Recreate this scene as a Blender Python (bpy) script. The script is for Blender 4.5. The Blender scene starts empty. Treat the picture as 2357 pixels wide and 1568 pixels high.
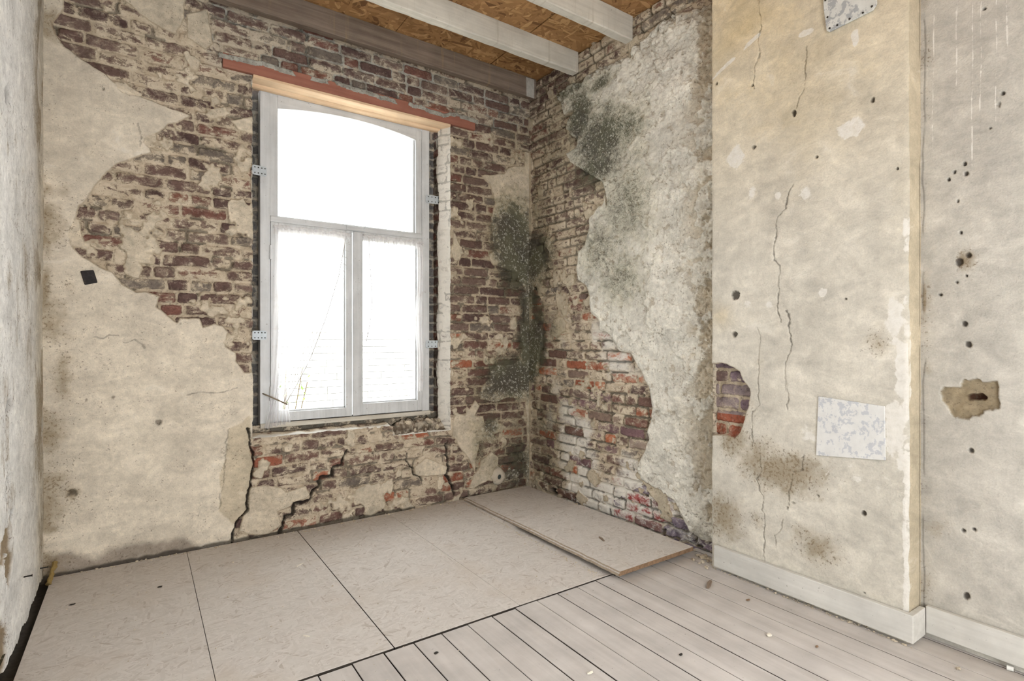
import bpy, bmesh, math, random
import numpy as np
from mathutils import Vector, Matrix

SC = bpy.context.scene
COL = SC.collection

# ---------------------------------------------------------------- camera, sky, exposure
CAM = Vector((-2.63, -3.59, 1.2))
YAW = math.radians(34.5)
cam_data = bpy.data.cameras.new('camera')
cam_data.sensor_fit = 'HORIZONTAL'
cam_data.sensor_width = 36.0
cam_data.lens = 1247.0 / 2357.0 * 36.0
cam_data.clip_start = 0.02
cam = bpy.data.objects.new('camera', cam_data)
COL.objects.link(cam)
cam.location = CAM
cam.rotation_euler = (math.radians(90), 0, -YAW)
SC.camera = cam

SC.view_settings.view_transform = 'Standard'
SC.view_settings.look = 'None'
SC.view_settings.exposure = 0.0
SC.view_settings.gamma = 1.0
SC.view_settings.use_curve_mapping = False
try:
    SC.cycles.use_denoising = True
    SC.cycles.adaptive_threshold = 0.03
    SC.cycles.max_bounces = 6
    SC.cycles.diffuse_bounces = 4
    SC.cycles.transparent_max_bounces = 10
    SC.cycles.sample_clamp_indirect = 8.0
except Exception:
    pass

SKY = 9.2
world = bpy.data.worlds.new('overcast_sky')
SC.world = world
world.use_nodes = True
try:
    world.cycles.sampling_method = 'NONE'
except Exception:
    pass
wn = world.node_tree
wn.nodes.clear()
w_out = wn.nodes.new('ShaderNodeOutputWorld')
w_bg = wn.nodes.new('ShaderNodeBackground')
w_bg.inputs['Color'].default_value = (0.955, 0.98, 1.0, 1)
w_bg.inputs['Strength'].default_value = SKY
wn.links.new(w_bg.outputs[0], w_out.inputs[0])

# ---------------------------------------------------------------- outlines measured on the wall planes (metres)
# wall_back: (X, Z) on Y=0;  wall_right / chimney / left: (Y, Z);
PL_LEFT = [(-3.096,3.024),(-2.945,3.082),(-2.948,2.947),(-2.952,2.901),(-2.971,2.854),(-2.993,2.816),(-2.988,2.767),(-2.962,2.737),(-2.945,2.707),(-2.919,2.693),(-2.875,2.661),(-2.83,2.635),(-2.775,2.612),(-2.744,2.583),(-2.691,2.558),(-2.613,2.538),(-2.543,2.524),(-2.472,2.505),(-2.419,2.498),(-2.387,2.486),(-2.419,2.459),(-2.451,2.429),(-2.492,2.41),(-2.533,2.357),(-2.574,2.318),(-2.586,2.274),(-2.574,2.236),(-2.633,2.21),(-2.691,2.171),(-2.732,2.144),(-2.775,2.093),(-2.807,2.034),(-2.83,1.985),(-2.857,1.935),(-2.884,1.897),(-2.898,1.839),(-2.903,1.794),(-2.921,1.769),(-2.921,1.702),(-2.891,1.653),(-2.859,1.631),(-2.799,1.586),(-2.749,1.566),(-2.706,1.509),(-2.643,1.467),(-2.603,1.474),(-2.537,1.446),(-2.547,1.39),(-2.511,1.358),(-2.455,1.303),(-2.443,1.328),(-2.349,1.323),(-2.329,1.273),(-2.269,1.294),(-2.224,1.282),(-2.201,1.249),(-2.211,1.164),(-2.155,1.13),(-2.155,1.078),(-2.108,1.015),(-2.022,1.012),(-2.022,0.628),(-2.075,0.607),(-2.075,0.536),(-2.063,0.453),(-2.085,0.283),(-2.099,0.173),(-2.158,0.119),(-2.167,0.045),(-2.176,-0.02),(-2.188,-0.102),(-3.096,-0.131)]
PL_CORNER = [(-0.446,2.482),(-0.387,2.434),(-0.355,2.389),(-0.322,2.295),(-0.335,2.211),(-0.355,2.15),(-0.335,2.091),(-0.343,1.971),(-0.294,1.935),(-0.375,1.886),(-0.375,1.839),(-0.343,1.79),(-0.257,1.776),(-0.161,1.773),(-0.109,1.749),(-0.083,1.687),(-0.031,1.637),(0.004,1.568),(0.062,1.57),(0.062,2.635),(-0.07,2.618),(-0.131,2.61),(-0.199,2.58),(-0.232,2.536),(-0.367,2.506)]
PL_JAMB = [(-0.701,2.019),(-0.671,2.012),(-0.604,1.865),(-0.615,1.854),(-0.693,1.886)]
PL_MOULD = [(-0.079,1.345),(-0.07,1.264),(-0.053,1.154),(-0.079,1.048),(-0.177,0.998),(-0.29,1.008),(-0.351,0.975),(-0.367,0.911),(-0.442,0.836),(-0.458,0.747),(-0.318,0.711),(-0.194,0.737),(0.062,0.707),(0.062,1.376)]
PL_LOW = [(-0.704,0.599),(-0.66,0.648),(-0.589,0.629),(-0.501,0.736),(-0.458,0.696),(-0.501,0.622),(-0.427,0.616),(-0.411,0.537),(-0.29,0.592),(-0.273,0.498),(-0.383,0.43),(-0.458,0.414),(-0.474,0.312),(-0.501,0.188),(-0.547,0.271),(-0.604,0.354),(-0.649,0.408),(-0.675,0.46),(-0.704,0.476)]
PL_PIPE = [(-0.555,0.066),(-0.516,0.164),(-0.474,0.198),(-0.458,0.273),(-0.351,0.324),(-0.29,0.276),(-0.29,0.211),(-0.211,0.134),(-0.194,0.08),(-0.29,0.08),(-0.383,0.107),(-0.532,0.063)]
PL_APRON_R = [(-1.006,0.298),(-0.921,0.347),(-0.798,0.29),(-0.741,0.253),(-0.741,0.208),(-0.855,0.208),(-0.996,0.228)]
PL_APRON_L = [(-2.075,0.315),(-1.99,0.31),(-1.903,0.281),(-1.872,0.252),(-1.757,0.267),(-1.733,0.21),(-1.765,0.182),(-1.831,0.174),(-1.846,0.152),(-1.923,0.133),(-1.898,0.048),(-1.973,0.003),(-2.046,0.008),(-2.141,0.056),(-2.125,0.11)]
PL_TOP_A = [(-2.785,3.074),(-2.409,3.213),(-2.419,3.036),(-2.461,2.934),(-2.574,2.96),(-2.633,2.988),(-2.672,3.022)]
PL_TOP_B = [(-2.413,3.063),(-2.305,3.125),(-2.276,2.933),(-2.314,2.888),(-2.407,2.927)]
PL_EDGE = [(-2.188,2.51),(-2.034,2.58),(-2.034,2.448),(-2.153,2.453)]
GREY = [(-2.3,3.253),(-2.256,3.193),(-1.768,3.201),(-0.005,3.157),(-0.005,2.925),(-0.52,2.812),(-2.227,2.8),(-2.322,2.768),(-2.305,3.025)]
CR_A = [(-2.089,0.674),(-2.082,0.608),(-2.075,0.536),(-2.063,0.453),(-2.085,0.283),(-2.099,0.173),(-2.158,0.119),(-2.167,0.045),(-2.176,-0.033)]
CR_B = [(-1.486,0.462),(-1.513,0.429),(-1.531,0.368),(-1.576,0.365),(-1.585,0.303),(-1.663,0.306),(-1.676,0.255),(-1.715,0.234),(-1.723,0.174),(-1.831,0.167),(-1.835,0.099),(-1.884,0.099),(-1.896,0.033),(-1.912,-0.014)]
CR_C = [(-1.068,0.394),(-1.058,0.305),(-1.016,0.29),(-1.005,0.24),(-0.952,0.213),(-0.941,0.182)]
CR_D = [(-0.742,0.456),(-0.731,0.272),(-0.742,0.193),(-0.685,0.093),(-0.685,0.042)]
CR_E = [(-2.829,1.22),(-2.781,1.213),(-2.762,1.232),(-2.728,1.232)]
CR_F = [(-2.694,1.186),(-2.652,1.205),(-2.62,1.174),(-2.607,1.154)]
CR_G = [(-2.406,0.894),(-2.335,0.902),(-2.224,0.892),(-2.156,0.923)]
CR_H = [(-2.203,0.679),(-2.207,0.57),(-2.221,0.462),(-2.221,0.412),(-2.238,0.276),(-2.247,0.209)]
CR_I = [(-2.626,2.25),(-2.623,2.322),(-2.636,2.382)]
SKIM = [(-2.085,0.749),(-2.122,0.701),(-2.194,0.678),(-2.207,0.57),(-2.221,0.462),(-2.247,0.406),(-2.238,0.276),(-2.247,0.199),(-2.176,0.106),(-2.085,0.17),(-2.067,0.452),(-2.076,0.636)]
DAMP = [(-3.022,0.108),(-2.936,0.114),(-2.826,0.063),(-2.77,0.095),(-2.652,0.106),(-2.497,0.083),(-2.416,0.076),(-2.35,0.023),(-2.29,-0.028),(-2.497,-0.058),(-3.022,-0.02)]
PL_RIGHT = [(-1.764,3.113),(-1.72,3.098),(-1.638,3.109),(-1.542,3.125),(-1.441,3.158),(-1.357,3.149),(-1.291,3.129),(-1.2,3.118),(-1.129,3.115),(-1.105,3.062),(-0.954,3.081),(-0.847,3.098),(-0.706,3.107),(-0.647,3.071),(-0.493,3.111),(-0.363,3.077),(-0.396,3.012),(-0.445,2.9),(-0.556,2.893),(-0.477,2.847),(-0.461,2.79),(-0.54,2.704),(-0.602,2.674),(-0.587,2.618),(-0.477,2.599),(-0.525,2.524),(-0.647,2.44),(-0.777,2.348),(-0.86,2.299),(-0.887,2.226),(-0.901,2.128),(-0.881,2.224),(-0.869,2.157),(-0.727,2.078),(-0.714,1.981),(-0.687,1.921),(-0.674,1.887),(-0.605,1.85),(-0.591,1.713),(-0.605,1.637),(-0.701,1.592),(-0.721,1.517),(-0.741,1.399),(-0.759,1.384),(-0.827,1.324),(-0.827,1.278),(-0.924,1.242),(-0.986,1.175),(-1.017,1.131),(-1.121,1.111),(-1.206,1.017),(-1.234,0.955),(-1.275,0.905),(-1.301,0.773),(-1.288,0.688),(-1.261,0.622),(-1.275,0.582),(-1.234,0.502),(-1.206,0.445),(-1.178,0.376),(-1.206,0.307),(-1.354,0.267),(-1.467,0.243),(-1.504,0.203),(-1.539,0.154),(-1.597,0.073),(-1.643,0.058),(-1.813,0.083),(-1.945,3.126)]
PR_MOULD = [(0.099,1.378),(-0.053,1.373),(-0.158,1.283),(-0.158,1.21),(-0.118,1.074),(-0.077,0.915),(-0.006,0.869),(0.068,0.781)]
PR_COR = [(0.068,2.081),(-0.035,1.994),(-0.141,1.909),(-0.186,1.799),(-0.169,1.698),(-0.053,1.656),(-0.012,1.535),(0.068,1.503)]
PR_PATCH = [(-0.311,1.364),(-0.392,1.386),(-0.47,1.334),(-0.45,1.272),(-0.352,1.222),(-0.27,1.235)]
BR_HOLE = [(-1.759,1.072),(-1.871,1.08),(-1.938,1.065),(-1.976,1.041),(-1.994,1.0),(-2.031,0.961),(-2.031,0.903),(-2.013,0.843),(-2.003,0.8),(-1.976,0.737),(-1.948,0.7),(-1.9,0.71),(-1.759,0.689)]
BR_WHITE = [(-2.368,0.951),(-2.63,0.932),(-2.633,0.711),(-2.358,0.684)]
BR_PLATE = [(-2.386,2.888),(-2.392,2.675),(-2.405,2.568),(-2.417,2.558),(-2.588,2.567),(-2.603,2.587),(-2.599,2.704)]
BC_A = [(-2.076,2.878),(-2.097,2.738),(-2.076,2.683),(-2.086,2.613),(-2.072,2.576),(-2.053,2.548),(-2.057,2.451)]
BC_B = [(-2.315,2.547),(-2.312,2.488),(-2.302,2.431),(-2.302,2.357),(-2.282,2.311),(-2.265,2.276)]
BC_C = [(-2.248,1.931),(-2.208,1.83),(-2.176,1.781),(-2.16,1.673),(-2.16,1.585),(-2.18,1.559),(-2.184,1.471),(-2.18,1.392),(-2.188,1.289)]
BC_D = [(-2.22,1.343),(-2.228,1.264),(-2.232,1.21),(-2.24,1.155),(-2.22,1.092),(-2.216,1.006),(-2.232,0.952),(-2.228,0.874)]
BC_E = [(-2.075,1.259),(-2.092,1.218),(-2.075,1.153),(-2.083,1.071),(-2.079,0.989),(-2.083,0.891),(-2.048,0.838),(-2.039,0.755),(-2.048,0.673)]
BC_F = [(-2.088,0.633),(-2.095,0.562),(-2.076,0.515),(-2.095,0.447),(-2.101,0.369),(-2.116,0.352),(-2.099,0.268),(-2.11,0.178),(-2.107,0.105)]
BC_G = [(-2.302,0.67),(-2.295,0.608),(-2.24,0.591),(-2.24,0.536),(-2.23,0.492),(-2.234,0.424)]
BC_H = [(-2.202,0.354),(-2.184,0.293),(-2.166,0.266),(-2.168,0.211)]
RC_HOLE = [(-2.778,0.996),(-2.788,1.017),(-2.836,1.02),(-2.852,1.05),(-2.892,1.053),(-2.907,1.038),(-2.95,1.047),(-2.957,1.004),(-2.95,0.954),(-2.907,0.931),(-2.867,0.897),(-2.82,0.902),(-2.799,0.932),(-2.783,0.963)]
RC_SLOT = [(-2.857,0.983),(-2.872,0.996),(-2.907,0.997),(-2.917,0.985),(-2.912,0.975),(-2.862,0.968)]
MB_BACK = [(-0.156,2.053,0.151,0.21,1.2),(-0.092,1.849,0.154,0.177,1.3),(-0.018,1.499,0.053,0.178,0.9),(-0.005,1.214,0.063,0.214,1.3),(-0.156,0.899,0.196,0.14,1.2),(-0.363,0.788,0.123,0.085,0.7),(-0.363,0.516,0.102,0.102,0.7),(-0.462,0.374,0.055,0.134,0.6),(-0.092,0.174,0.177,0.176,0.8),(-0.52,2.213,0.238,0.667,0.25),(-0.114,2.796,0.221,0.211,0.35),(-0.092,0.439,0.132,0.212,0.5)]
MB_RIGHT = [(-0.633,2.818,0.115,0.189,1.0),(-0.857,2.592,0.243,0.18,1.0),(-0.814,2.409,0.208,0.106,0.95),(-0.857,2.982,0.092,0.054,0.9),(-0.513,3.053,0.167,0.052,0.8),(-0.657,2.92,0.082,0.125,0.8),(-1.119,2.597,0.128,0.113,0.75),(-1.193,2.406,0.09,0.111,0.45),(-1.081,2.096,0.202,0.257,0.6),(-0.836,1.845,0.166,0.181,0.6),(-1.042,1.615,0.151,0.159,0.6),(-0.071,1.883,0.16,0.176,1.2),(-0.035,1.569,0.071,0.142,0.9),(-0.094,1.214,0.092,0.21,1.3),(-0.035,1.037,0.059,0.177,1.1),(-0.112,2.192,0.168,0.419,0.4),(-0.36,2.711,0.25,0.399,0.4),(-0.253,1.282,0.159,0.136,0.5),(-0.197,0.526,0.215,0.309,0.5),(-0.197,0.217,0.215,0.172,0.5)]
MB_BR = [(-2.198,0.58,0.141,0.072,0.9),(-2.078,0.61,0.088,0.086,0.7),(-2.3,0.55,0.096,0.059,0.6),(-1.948,0.697,0.072,0.089,0.7),(-1.898,0.283,0.069,0.09,0.8),(-2.066,0.318,0.037,0.033,0.5),(-2.3,0.321,0.058,0.024,0.5),(-2.358,0.27,0.074,0.059,0.7),(-2.45,0.299,0.028,0.027,0.4),(-2.112,1.124,0.128,0.127,0.2),(-2.28,1.208,0.078,0.08,0.2),(-2.602,1.189,0.047,0.054,0.5),(-2.02,0.817,0.058,0.066,0.4)]
OC_BR = [(-1.972,2.8,0.424,0.398,1.0),(-2.3,2.463,0.349,0.299,0.8),(-2.112,2.246,0.128,0.042,0.6),(-2.26,2.722,0.079,0.06,0.7),(-1.872,1.323,0.051,0.046,0.5),(-2.396,2.23,0.328,0.289,0.5),(-2.709,2.378,0.086,0.517,0.4)]
WH_BR = [(-2.494,2.108,0.042,0.037,1.2),(-1.955,2.137,0.039,0.044,1.2),(-2.31,2.608,0.029,0.014,1.2),(-2.516,2.493,0.014,0.03,1.2),(-2.31,1.863,0.048,0.039,0.6),(-2.386,1.411,0.026,0.027,0.8),(-2.664,1.277,0.033,0.088,0.9),(-2.687,1.085,0.024,0.121,1.0),(-2.664,0.857,0.036,0.105,1.0),(-2.485,0.833,0.117,0.112,0.5),(-2.329,0.774,0.048,0.079,0.5),(-2.177,1.893,0.017,0.017,1),(-2.043,1.933,0.032,0.039,0.6),(-2.02,1.383,0.046,0.026,0.5),(-2.134,1.377,0.03,0.021,0.5),(-2.27,0.866,0.05,0.081,0.3),(-2.503,0.613,0.161,0.075,0.4),(-2.687,0.738,0.024,0.104,0.6)]
HO_BR = [(-2.254,2.26,0.01,0.016,1),(-2.583,2.202,0.009,0.011,0.8),(-2.053,2.162,0.013,0.013,0.7),(-2.356,2.027,0.008,0.008,0.8),(-2.672,1.892,0.004,0.005,0.8),(-1.955,1.431,0.022,0.022,1),(-1.948,1.231,0.019,0.018,0.7),(-2.55,0.473,0.01,0.011,1),(-2.48,1.38,0.004,0.004,0.8),(-2.362,0.501,0.009,0.008,0.6),(-2.223,0.411,0.013,0.014,0.5),(-2.254,0.443,0.014,0.016,0.5),(-2.046,2.471,0.007,0.009,0.8),(-1.844,2.558,0.007,0.009,0.8),(-2.553,0.139,0.005,0.005,0.6)]
HO_RC = [(-2.967,2.114,0.007,0.01,0.7),(-2.958,2.077,0.01,0.016,0.4),(-2.855,1.882,0.006,0.007,0.9),(-2.823,1.86,0.005,0.007,0.9),(-2.859,1.846,0.007,0.009,0.7),(-2.805,1.834,0.006,0.007,0.9),(-2.833,1.744,0.005,0.008,0.6),(-2.837,1.508,0.01,0.014,0.9),(-2.867,1.528,0.008,0.01,0.7),(-2.843,1.619,0.004,0.005,0.9),(-2.861,1.45,0.004,0.005,0.8),(-2.831,1.427,0.004,0.005,0.8),(-2.778,1.383,0.005,0.005,0.8),(-2.855,1.266,0.007,0.009,1),(-2.866,1.185,0.009,0.01,0.9),(-2.874,0.778,0.008,0.01,0.8),(-2.851,0.463,0.007,0.008,0.8),(-2.883,0.477,0.006,0.006,0.9),(-2.859,0.214,0.011,0.014,0.8),(-2.931,1.997,0.004,0.005,0.7),(-2.914,2.454,0.008,0.008,0.6)]
ST_RC = [(-2.857,1.517,0.034,0.04,1),(-2.725,1.366,0.007,0.071,1.2),(-2.757,0.448,0.056,0.053,0.6),(-2.861,0.214,0.016,0.02,0.6)]
HO_BACK = [(-2.543,0.744,0.02,0.022,1),(-2.917,0.413,0.024,0.022,1),(-2.859,0.891,0.009,0.011,0.6),(-2.525,1.219,0.02,0.048,0.35),(-2.176,0.952,0.032,0.031,0.4),(-2.747,0.896,0.011,0.016,0.6),(-2.44,1.296,0.006,0.01,0.6),(-2.788,2.534,0.005,0.013,0.7),(-0.294,0.125,0.033,0.031,0)]
ST_BACK = [(-2.954,1.009,0.038,0.134,0.7),(-3.022,1.472,0.024,0.132,0.8),(-2.928,0.404,0.053,0.045,0.5),(-2.979,1.386,0.034,0.066,0.5),(-3.013,1.692,0.02,0.109,0.6),(-2.945,0.874,0.035,0.066,0.4),(-2.996,0.613,0.051,0.132,0.4)]
HO_LEFT = [(-0.874,2.103,0.052,0.045,0.8),(-0.865,0.955,0.069,0.036,0.7),(-0.822,0.538,0.044,0.024,0.8),(-0.882,0.69,0.042,0.016,0.7)]
ST_LEFT = [(-0.865,1.434,0.069,0.065,0.8),(-0.474,1.471,0.118,0.188,0.7),(-0.417,1.784,0.123,0.231,0.5),(-0.417,1.169,0.149,0.153,0.7),(-0.294,2.469,0.079,0.24,0.6),(-0.907,0.48,0.067,0.064,1.0),(-0.882,0.384,0.086,0.064,1.0),(-1.023,0.097,0.108,0.091,1.2),(-1.081,1.176,0.058,0.089,0.5),(-0.947,1.034,0.082,0.095,0.6),(-0.684,1.695,0.08,0.105,0.4)]

# ---------------------------------------------------------------- numpy noise helpers
_tabs = {}
def vnoise(x, y, seed):
    t = _tabs.get(seed)
    if t is None:
        t = np.random.RandomState(seed).rand(256, 256).astype(np.float32)
        _tabs[seed] = t
    xi = np.floor(x).astype(np.int64); yi = np.floor(y).astype(np.int64)
    fx = x - xi; fy = y - yi
    fx = fx*fx*(3-2*fx); fy = fy*fy*(3-2*fy)
    x0 = xi & 255; x1 = (xi+1) & 255; y0 = yi & 255; y1 = (yi+1) & 255
    return (t[x0, y0]*(1-fx)+t[x1, y0]*fx)*(1-fy) + (t[x0, y1]*(1-fx)+t[x1, y1]*fx)*fy

def fbm(x, y, scale, seed, octs=4, rough=0.5):
    out = np.zeros_like(x); amp = 1.0; tot = 0.0; s = scale
    for o in range(octs):
        out += amp*vnoise(x*s+17.3*o, y*s+5.1*o, seed+o)
        tot += amp; amp *= rough; s *= 2.03
    return out/tot

def sdpoly(a, z, poly, margin=0.12):
    """signed distance, positive inside, to a closed outline"""
    P = np.array(poly)
    lo = P.min(0)-margin; hi = P.max(0)+margin
    res = np.full(a.shape, -margin)
    m = (a > lo[0]) & (a < hi[0]) & (z > lo[1]) & (z < hi[1])
    if not m.any(): return res
    x = a[m]; y = z[m]
    d = np.full(x.shape, 9.0); ins = np.zeros(x.shape, bool)
    n = len(P)
    for i in range(n):
        ax, ay = P[i]; bx, by = P[(i+1) % n]
        ex, ey = bx-ax, by-ay
        L = ex*ex+ey*ey+1e-12
        t = np.clip(((x-ax)*ex+(y-ay)*ey)/L, 0, 1)
        d = np.minimum(d, np.hypot(x-ax-t*ex, y-ay-t*ey))
        c = ((ay > y) != (by > y))
        if abs(ey) > 1e-9:
            ins ^= c & (x < ex*(y-ay)/ey+ax)
    res[m] = np.clip(np.where(ins, d, -d), -margin, 9)
    return res

def dline(a, z, pts, margin=0.08):
    P = np.array(pts)
    res = np.full(a.shape, 9.0)
    lo = P.min(0)-margin; hi = P.max(0)+margin
    m = (a > lo[0]) & (a < hi[0]) & (z > lo[1]) & (z < hi[1])
    x = a[m]; y = z[m]
    if x.size == 0: return res
    x, y = x+.018*(fbm(x, y, 17, 811, 4, .6)-.5)*2, y+.012*(fbm(x, y, 19, 821, 4, .6)-.5)*2
    d = np.full(x.shape, 9.0)
    for i in range(len(P)-1):
        ax, ay = P[i]; bx, by = P[i+1]
        ex, ey = bx-ax, by-ay
        t = np.clip(((x-ax)*ex+(y-ay)*ey)/(ex*ex+ey*ey+1e-12), 0, 1)
        d = np.minimum(d, np.hypot(x-ax-t*ex, y-ay-t*ey))
    res[m] = d
    return res

def blobs(a, z, lst, power=1.0):
    out = np.zeros_like(a)
    for (x, y, rx, ry, s) in lst:
        m = (np.abs(a-x) < rx*3+.02) & (np.abs(z-y) < ry*3+.02)
        if not m.any(): continue
        am, zm = a[m], z[m]
        q = ((am-x)/max(rx, .004))**2+((zm-y)/max(ry, .004))**2
        q = q*(.35+1.3*fbm(am, zm, 28, 801, 4, .6))
        out[m] = np.maximum(out[m], s*np.exp(-0.7*q))
    return out

def sstep(x, lo, hi):
    t = np.clip((x-lo)/(hi-lo), 0, 1)
    return t*t*(3-2*t)

COURSE = 0.0705
def bricks(a, z, seed, wob=0.009):
    """courses of irregular old bricks: signed distance into the brick and three random numbers per brick"""
    zz = z + wob*2*(fbm(a, z, 1.5, seed+3, 3)-.5) + 0.003*2*(fbm(a, z, 9, seed+4, 2)-.5)
    c = np.floor(zz/COURSE).astype(int)
    fz = zz-c*COURSE
    rng = np.random.RandomState(seed)
    dx = np.zeros_like(a); idx = np.zeros(a.shape, int)
    aa = a + 0.006*2*(fbm(a, z, 10, seed+5, 2)-.5)
    hts = {}
    for k in range(c.min(), c.max()+1):
        edges = [-6.0+rng.rand()*.2]
        mode = rng.rand()
        while edges[-1] < 6.3:
            if k % 2 == 0: L = .226 if rng.rand() < .78 else .112
            else: L = .112 if rng.rand() < (.5 if mode < .6 else .2) else .226
            edges.append(edges[-1]+L*rng.uniform(.93, 1.06))
        m = c == k
        if not m.any(): continue
        E = np.array(edges); x = aa[m]
        i = np.searchsorted(E, x)-1
        dx[m] = np.minimum(x-E[i], E[i+1]-x); idx[m] = i
    dz = np.minimum(fz, COURSE-fz)
    h1 = (np.abs(np.sin(c*12.9898+idx*78.233+seed*.37))*43758.5453) % 1
    h2 = (np.abs(np.sin(c*39.346+idx*11.135+seed*.71))*24634.6345) % 1
    h3 = (np.abs(np.sin(c*73.156+idx*52.235+seed*.13))*13758.1453) % 1
    qx = dx-.0065-.002*h3; qz = dz-.0060-.002*h3
    r = .013
    sd = np.minimum(qx, qz)
    both = (qx < r) & (qz < r)
    sd = np.where(both, r-np.hypot(np.maximum(r-qx, 0), np.maximum(r-qz, 0)), sd)
    sd = sd-.006*2*(fbm(a, z, 42, seed+6, 3)-.5)
    return sd, h1, h2, h3, c

def palette(h, table):
    out = np.zeros(h.shape+(3,))
    acc = 0.0
    tot = sum(w for w, _ in table)
    for w, colr in table:
        m = (h >= acc/tot-1e-6)
        out[m] = colr
        acc += w
    return out

DARK = [(3, (.100, .062, .055)), (3, (.128, .080, .067)), (2, (.155, .105, .087)), (1.2, (.150, .125, .105)), (1.0, (.165, .078, .061)), (.25, (.19, .085, .06))]
WARM = [(3, (.145, .085, .068)), (2, (.20, .14, .11)), (2, (.17, .10, .105)), (2, (.30, .105, .06)), (1.4, (.40, .14, .07)), (1.4, (.26, .20, .165))]
BLUE = [(3, (.17, .125, .16)), (2, (.20, .16, .20)), (1.6, (.30, .065, .06)), (1, (.20, .11, .10))]

# ---------------------------------------------------------------- mesh builders
ATTRS = ('m1', 'm2', 'm3', 'm4')
class Wall:
    """collects displaced patches that together are ONE mesh object"""
    def __init__(s): s.v = []; s.f = []; s.a = {k: [] for k in ATTRS}; s.n = 0
    def patch(s, pos, att, keep=None):
        nu, nv = pos.shape[:2]
        ids = np.arange(nu*nv).reshape(nu, nv)+s.n
        q = np.stack([ids[:-1, :-1], ids[1:, :-1], ids[1:, 1:], ids[:-1, 1:]], -1)
        if keep is not None: q = q[keep]
        s.f.append(q.reshape(-1, 4)); s.v.append(pos.reshape(-1, 3))
        for k in ATTRS: s.a[k].append(att[k].reshape(-1, 4))
        s.n += nu*nv
    def build(s, name, mat, flip=False):
        V = np.concatenate(s.v).astype(np.float32); F = np.concatenate(s.f).astype(np.int32)
        if flip: F = F[:, ::-1]
        used = np.zeros(len(V), bool); used[F.ravel()] = True
        remap = np.cumsum(used)-1
        F = remap[F].astype(np.int32); V = V[used]
        me = bpy.data.meshes.new(name)
        me.vertices.add(len(V)); me.vertices.foreach_set('co', V.ravel())
        me.loops.add(F.size); me.loops.foreach_set('vertex_index', np.ascontiguousarray(F).ravel())
        me.polygons.add(len(F))
        me.polygons.foreach_set('loop_start', np.arange(0, F.size, 4, dtype=np.int32))
        me.polygons.foreach_set('use_smooth', np.ones(len(F), bool))
        me.update(calc_edges=True)
        for k in ATTRS:
            A = np.concatenate(s.a[k])[used].astype(np.float32)
            at = me.attributes.new(k, 'FLOAT_COLOR', 'POINT')
            at.data.foreach_set('color', np.ascontiguousarray(A).ravel())
        me.materials.append(mat)
        o = bpy.data.objects.new(name, me); COL.objects.link(o)
        return o

def attrs(shape, sd=-.01, psd=.1, lime=0., mould=0., brick=(.14, .08, .06), crack=0., plaster=(.6, .53, .42), grey=0., white=0., dirt=0., hole=0., rough=.3):
    def full(x):
        return np.broadcast_to(np.asarray(x, dtype=np.float64), shape)
    def col(x):
        x = np.asarray(x, dtype=np.float64)
        return np.broadcast_to(x, shape+(3,))
    b = col(brick); p = col(plaster)
    return {'m1': np.stack([full(sd), full(psd), full(lime), full(mould)], -1),
            'm2': np.concatenate([b, full(crack)[..., None]], -1),
            'm3': np.concatenate([p, full(grey)[..., None]], -1),
            'm4': np.stack([full(white), full(dirt), full(hole), full(rough)], -1)}

def grid(u0, u1, v0, v1, res):
    nu = max(2, int(round(abs(u1-u0)/res))+1); nv = max(2, int(round(abs(v1-v0)/res))+1)
    return np.meshgrid(np.linspace(u0, u1, nu), np.linspace(v0, v1, nv), indexing='ij')

# small-object helpers ------------------------------------------------------
def setp(o, label=None, cat=None, group=None, kind=None):
    if label: o['label'] = label
    if cat: o['category'] = cat
    if group: o['group'] = group
    if kind: o['kind'] = kind
    return o

def empty(name, loc=(0, 0, 0), **k):
    o = bpy.data.objects.new(name, None); COL.objects.link(o)
    o.location = loc; o.empty_display_size = .05
    return setp(o, **k)

def obj(name, bm, mat, parent=None, bevel=0., smooth=False, segs=2, **k):
    me = bpy.data.meshes.new(name)
    bmesh.ops.recalc_face_normals(bm, faces=bm.faces[:])
    bm.to_mesh(me); bm.free()
    if smooth:
        me.polygons.foreach_set('use_smooth', np.ones(len(me.polygons), bool))
    me.materials.append(mat)
    o = bpy.data.objects.new(name, me); COL.objects.link(o)
    if parent:
        o.parent = parent
        o.matrix_parent_inverse = Matrix.Translation(-world_loc(parent))
    if bevel:
        b = o.modifiers.new('bevel', 'BEVEL'); b.width = bevel; b.segments = segs; b.limit_method = 'ANGLE'
    return setp(o, **k)

def world_loc(o):
    return Vector(o.location) if o.parent is None else Vector((0, 0, 0))

def box(bm, x0, x1, y0, y1, z0, z1, cuts=0):
    vs = [bm.verts.new((x, y, z)) for x in (x0, x1) for y in (y0, y1) for z in (z0, z1)]
    for f in ((0, 1, 3, 2), (4, 6, 7, 5), (0, 4, 5, 1), (2, 3, 7, 6), (0, 2, 6, 4), (1, 5, 7, 3)):
        bm.faces.new([vs[i] for i in f])
    return vs

def B(*boxes):
    bm = bmesh.new()
    for b in boxes: box(bm, *b)
    return bm

def prism(poly, fn0, fn1):
    """closed outline extruded between two mappings of (u, v) into space"""
    bm = bmesh.new()
    a = [bm.verts.new(fn0(*p)) for p in poly]; b = [bm.verts.new(fn1(*p)) for p in poly]
    bm.faces.new(a); bm.faces.new(b[::-1])
    n = len(poly)
    for i in range(n):
        bm.faces.new([a[i], b[i], b[(i+1) % n], a[(i+1) % n]])
    return bm

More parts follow.
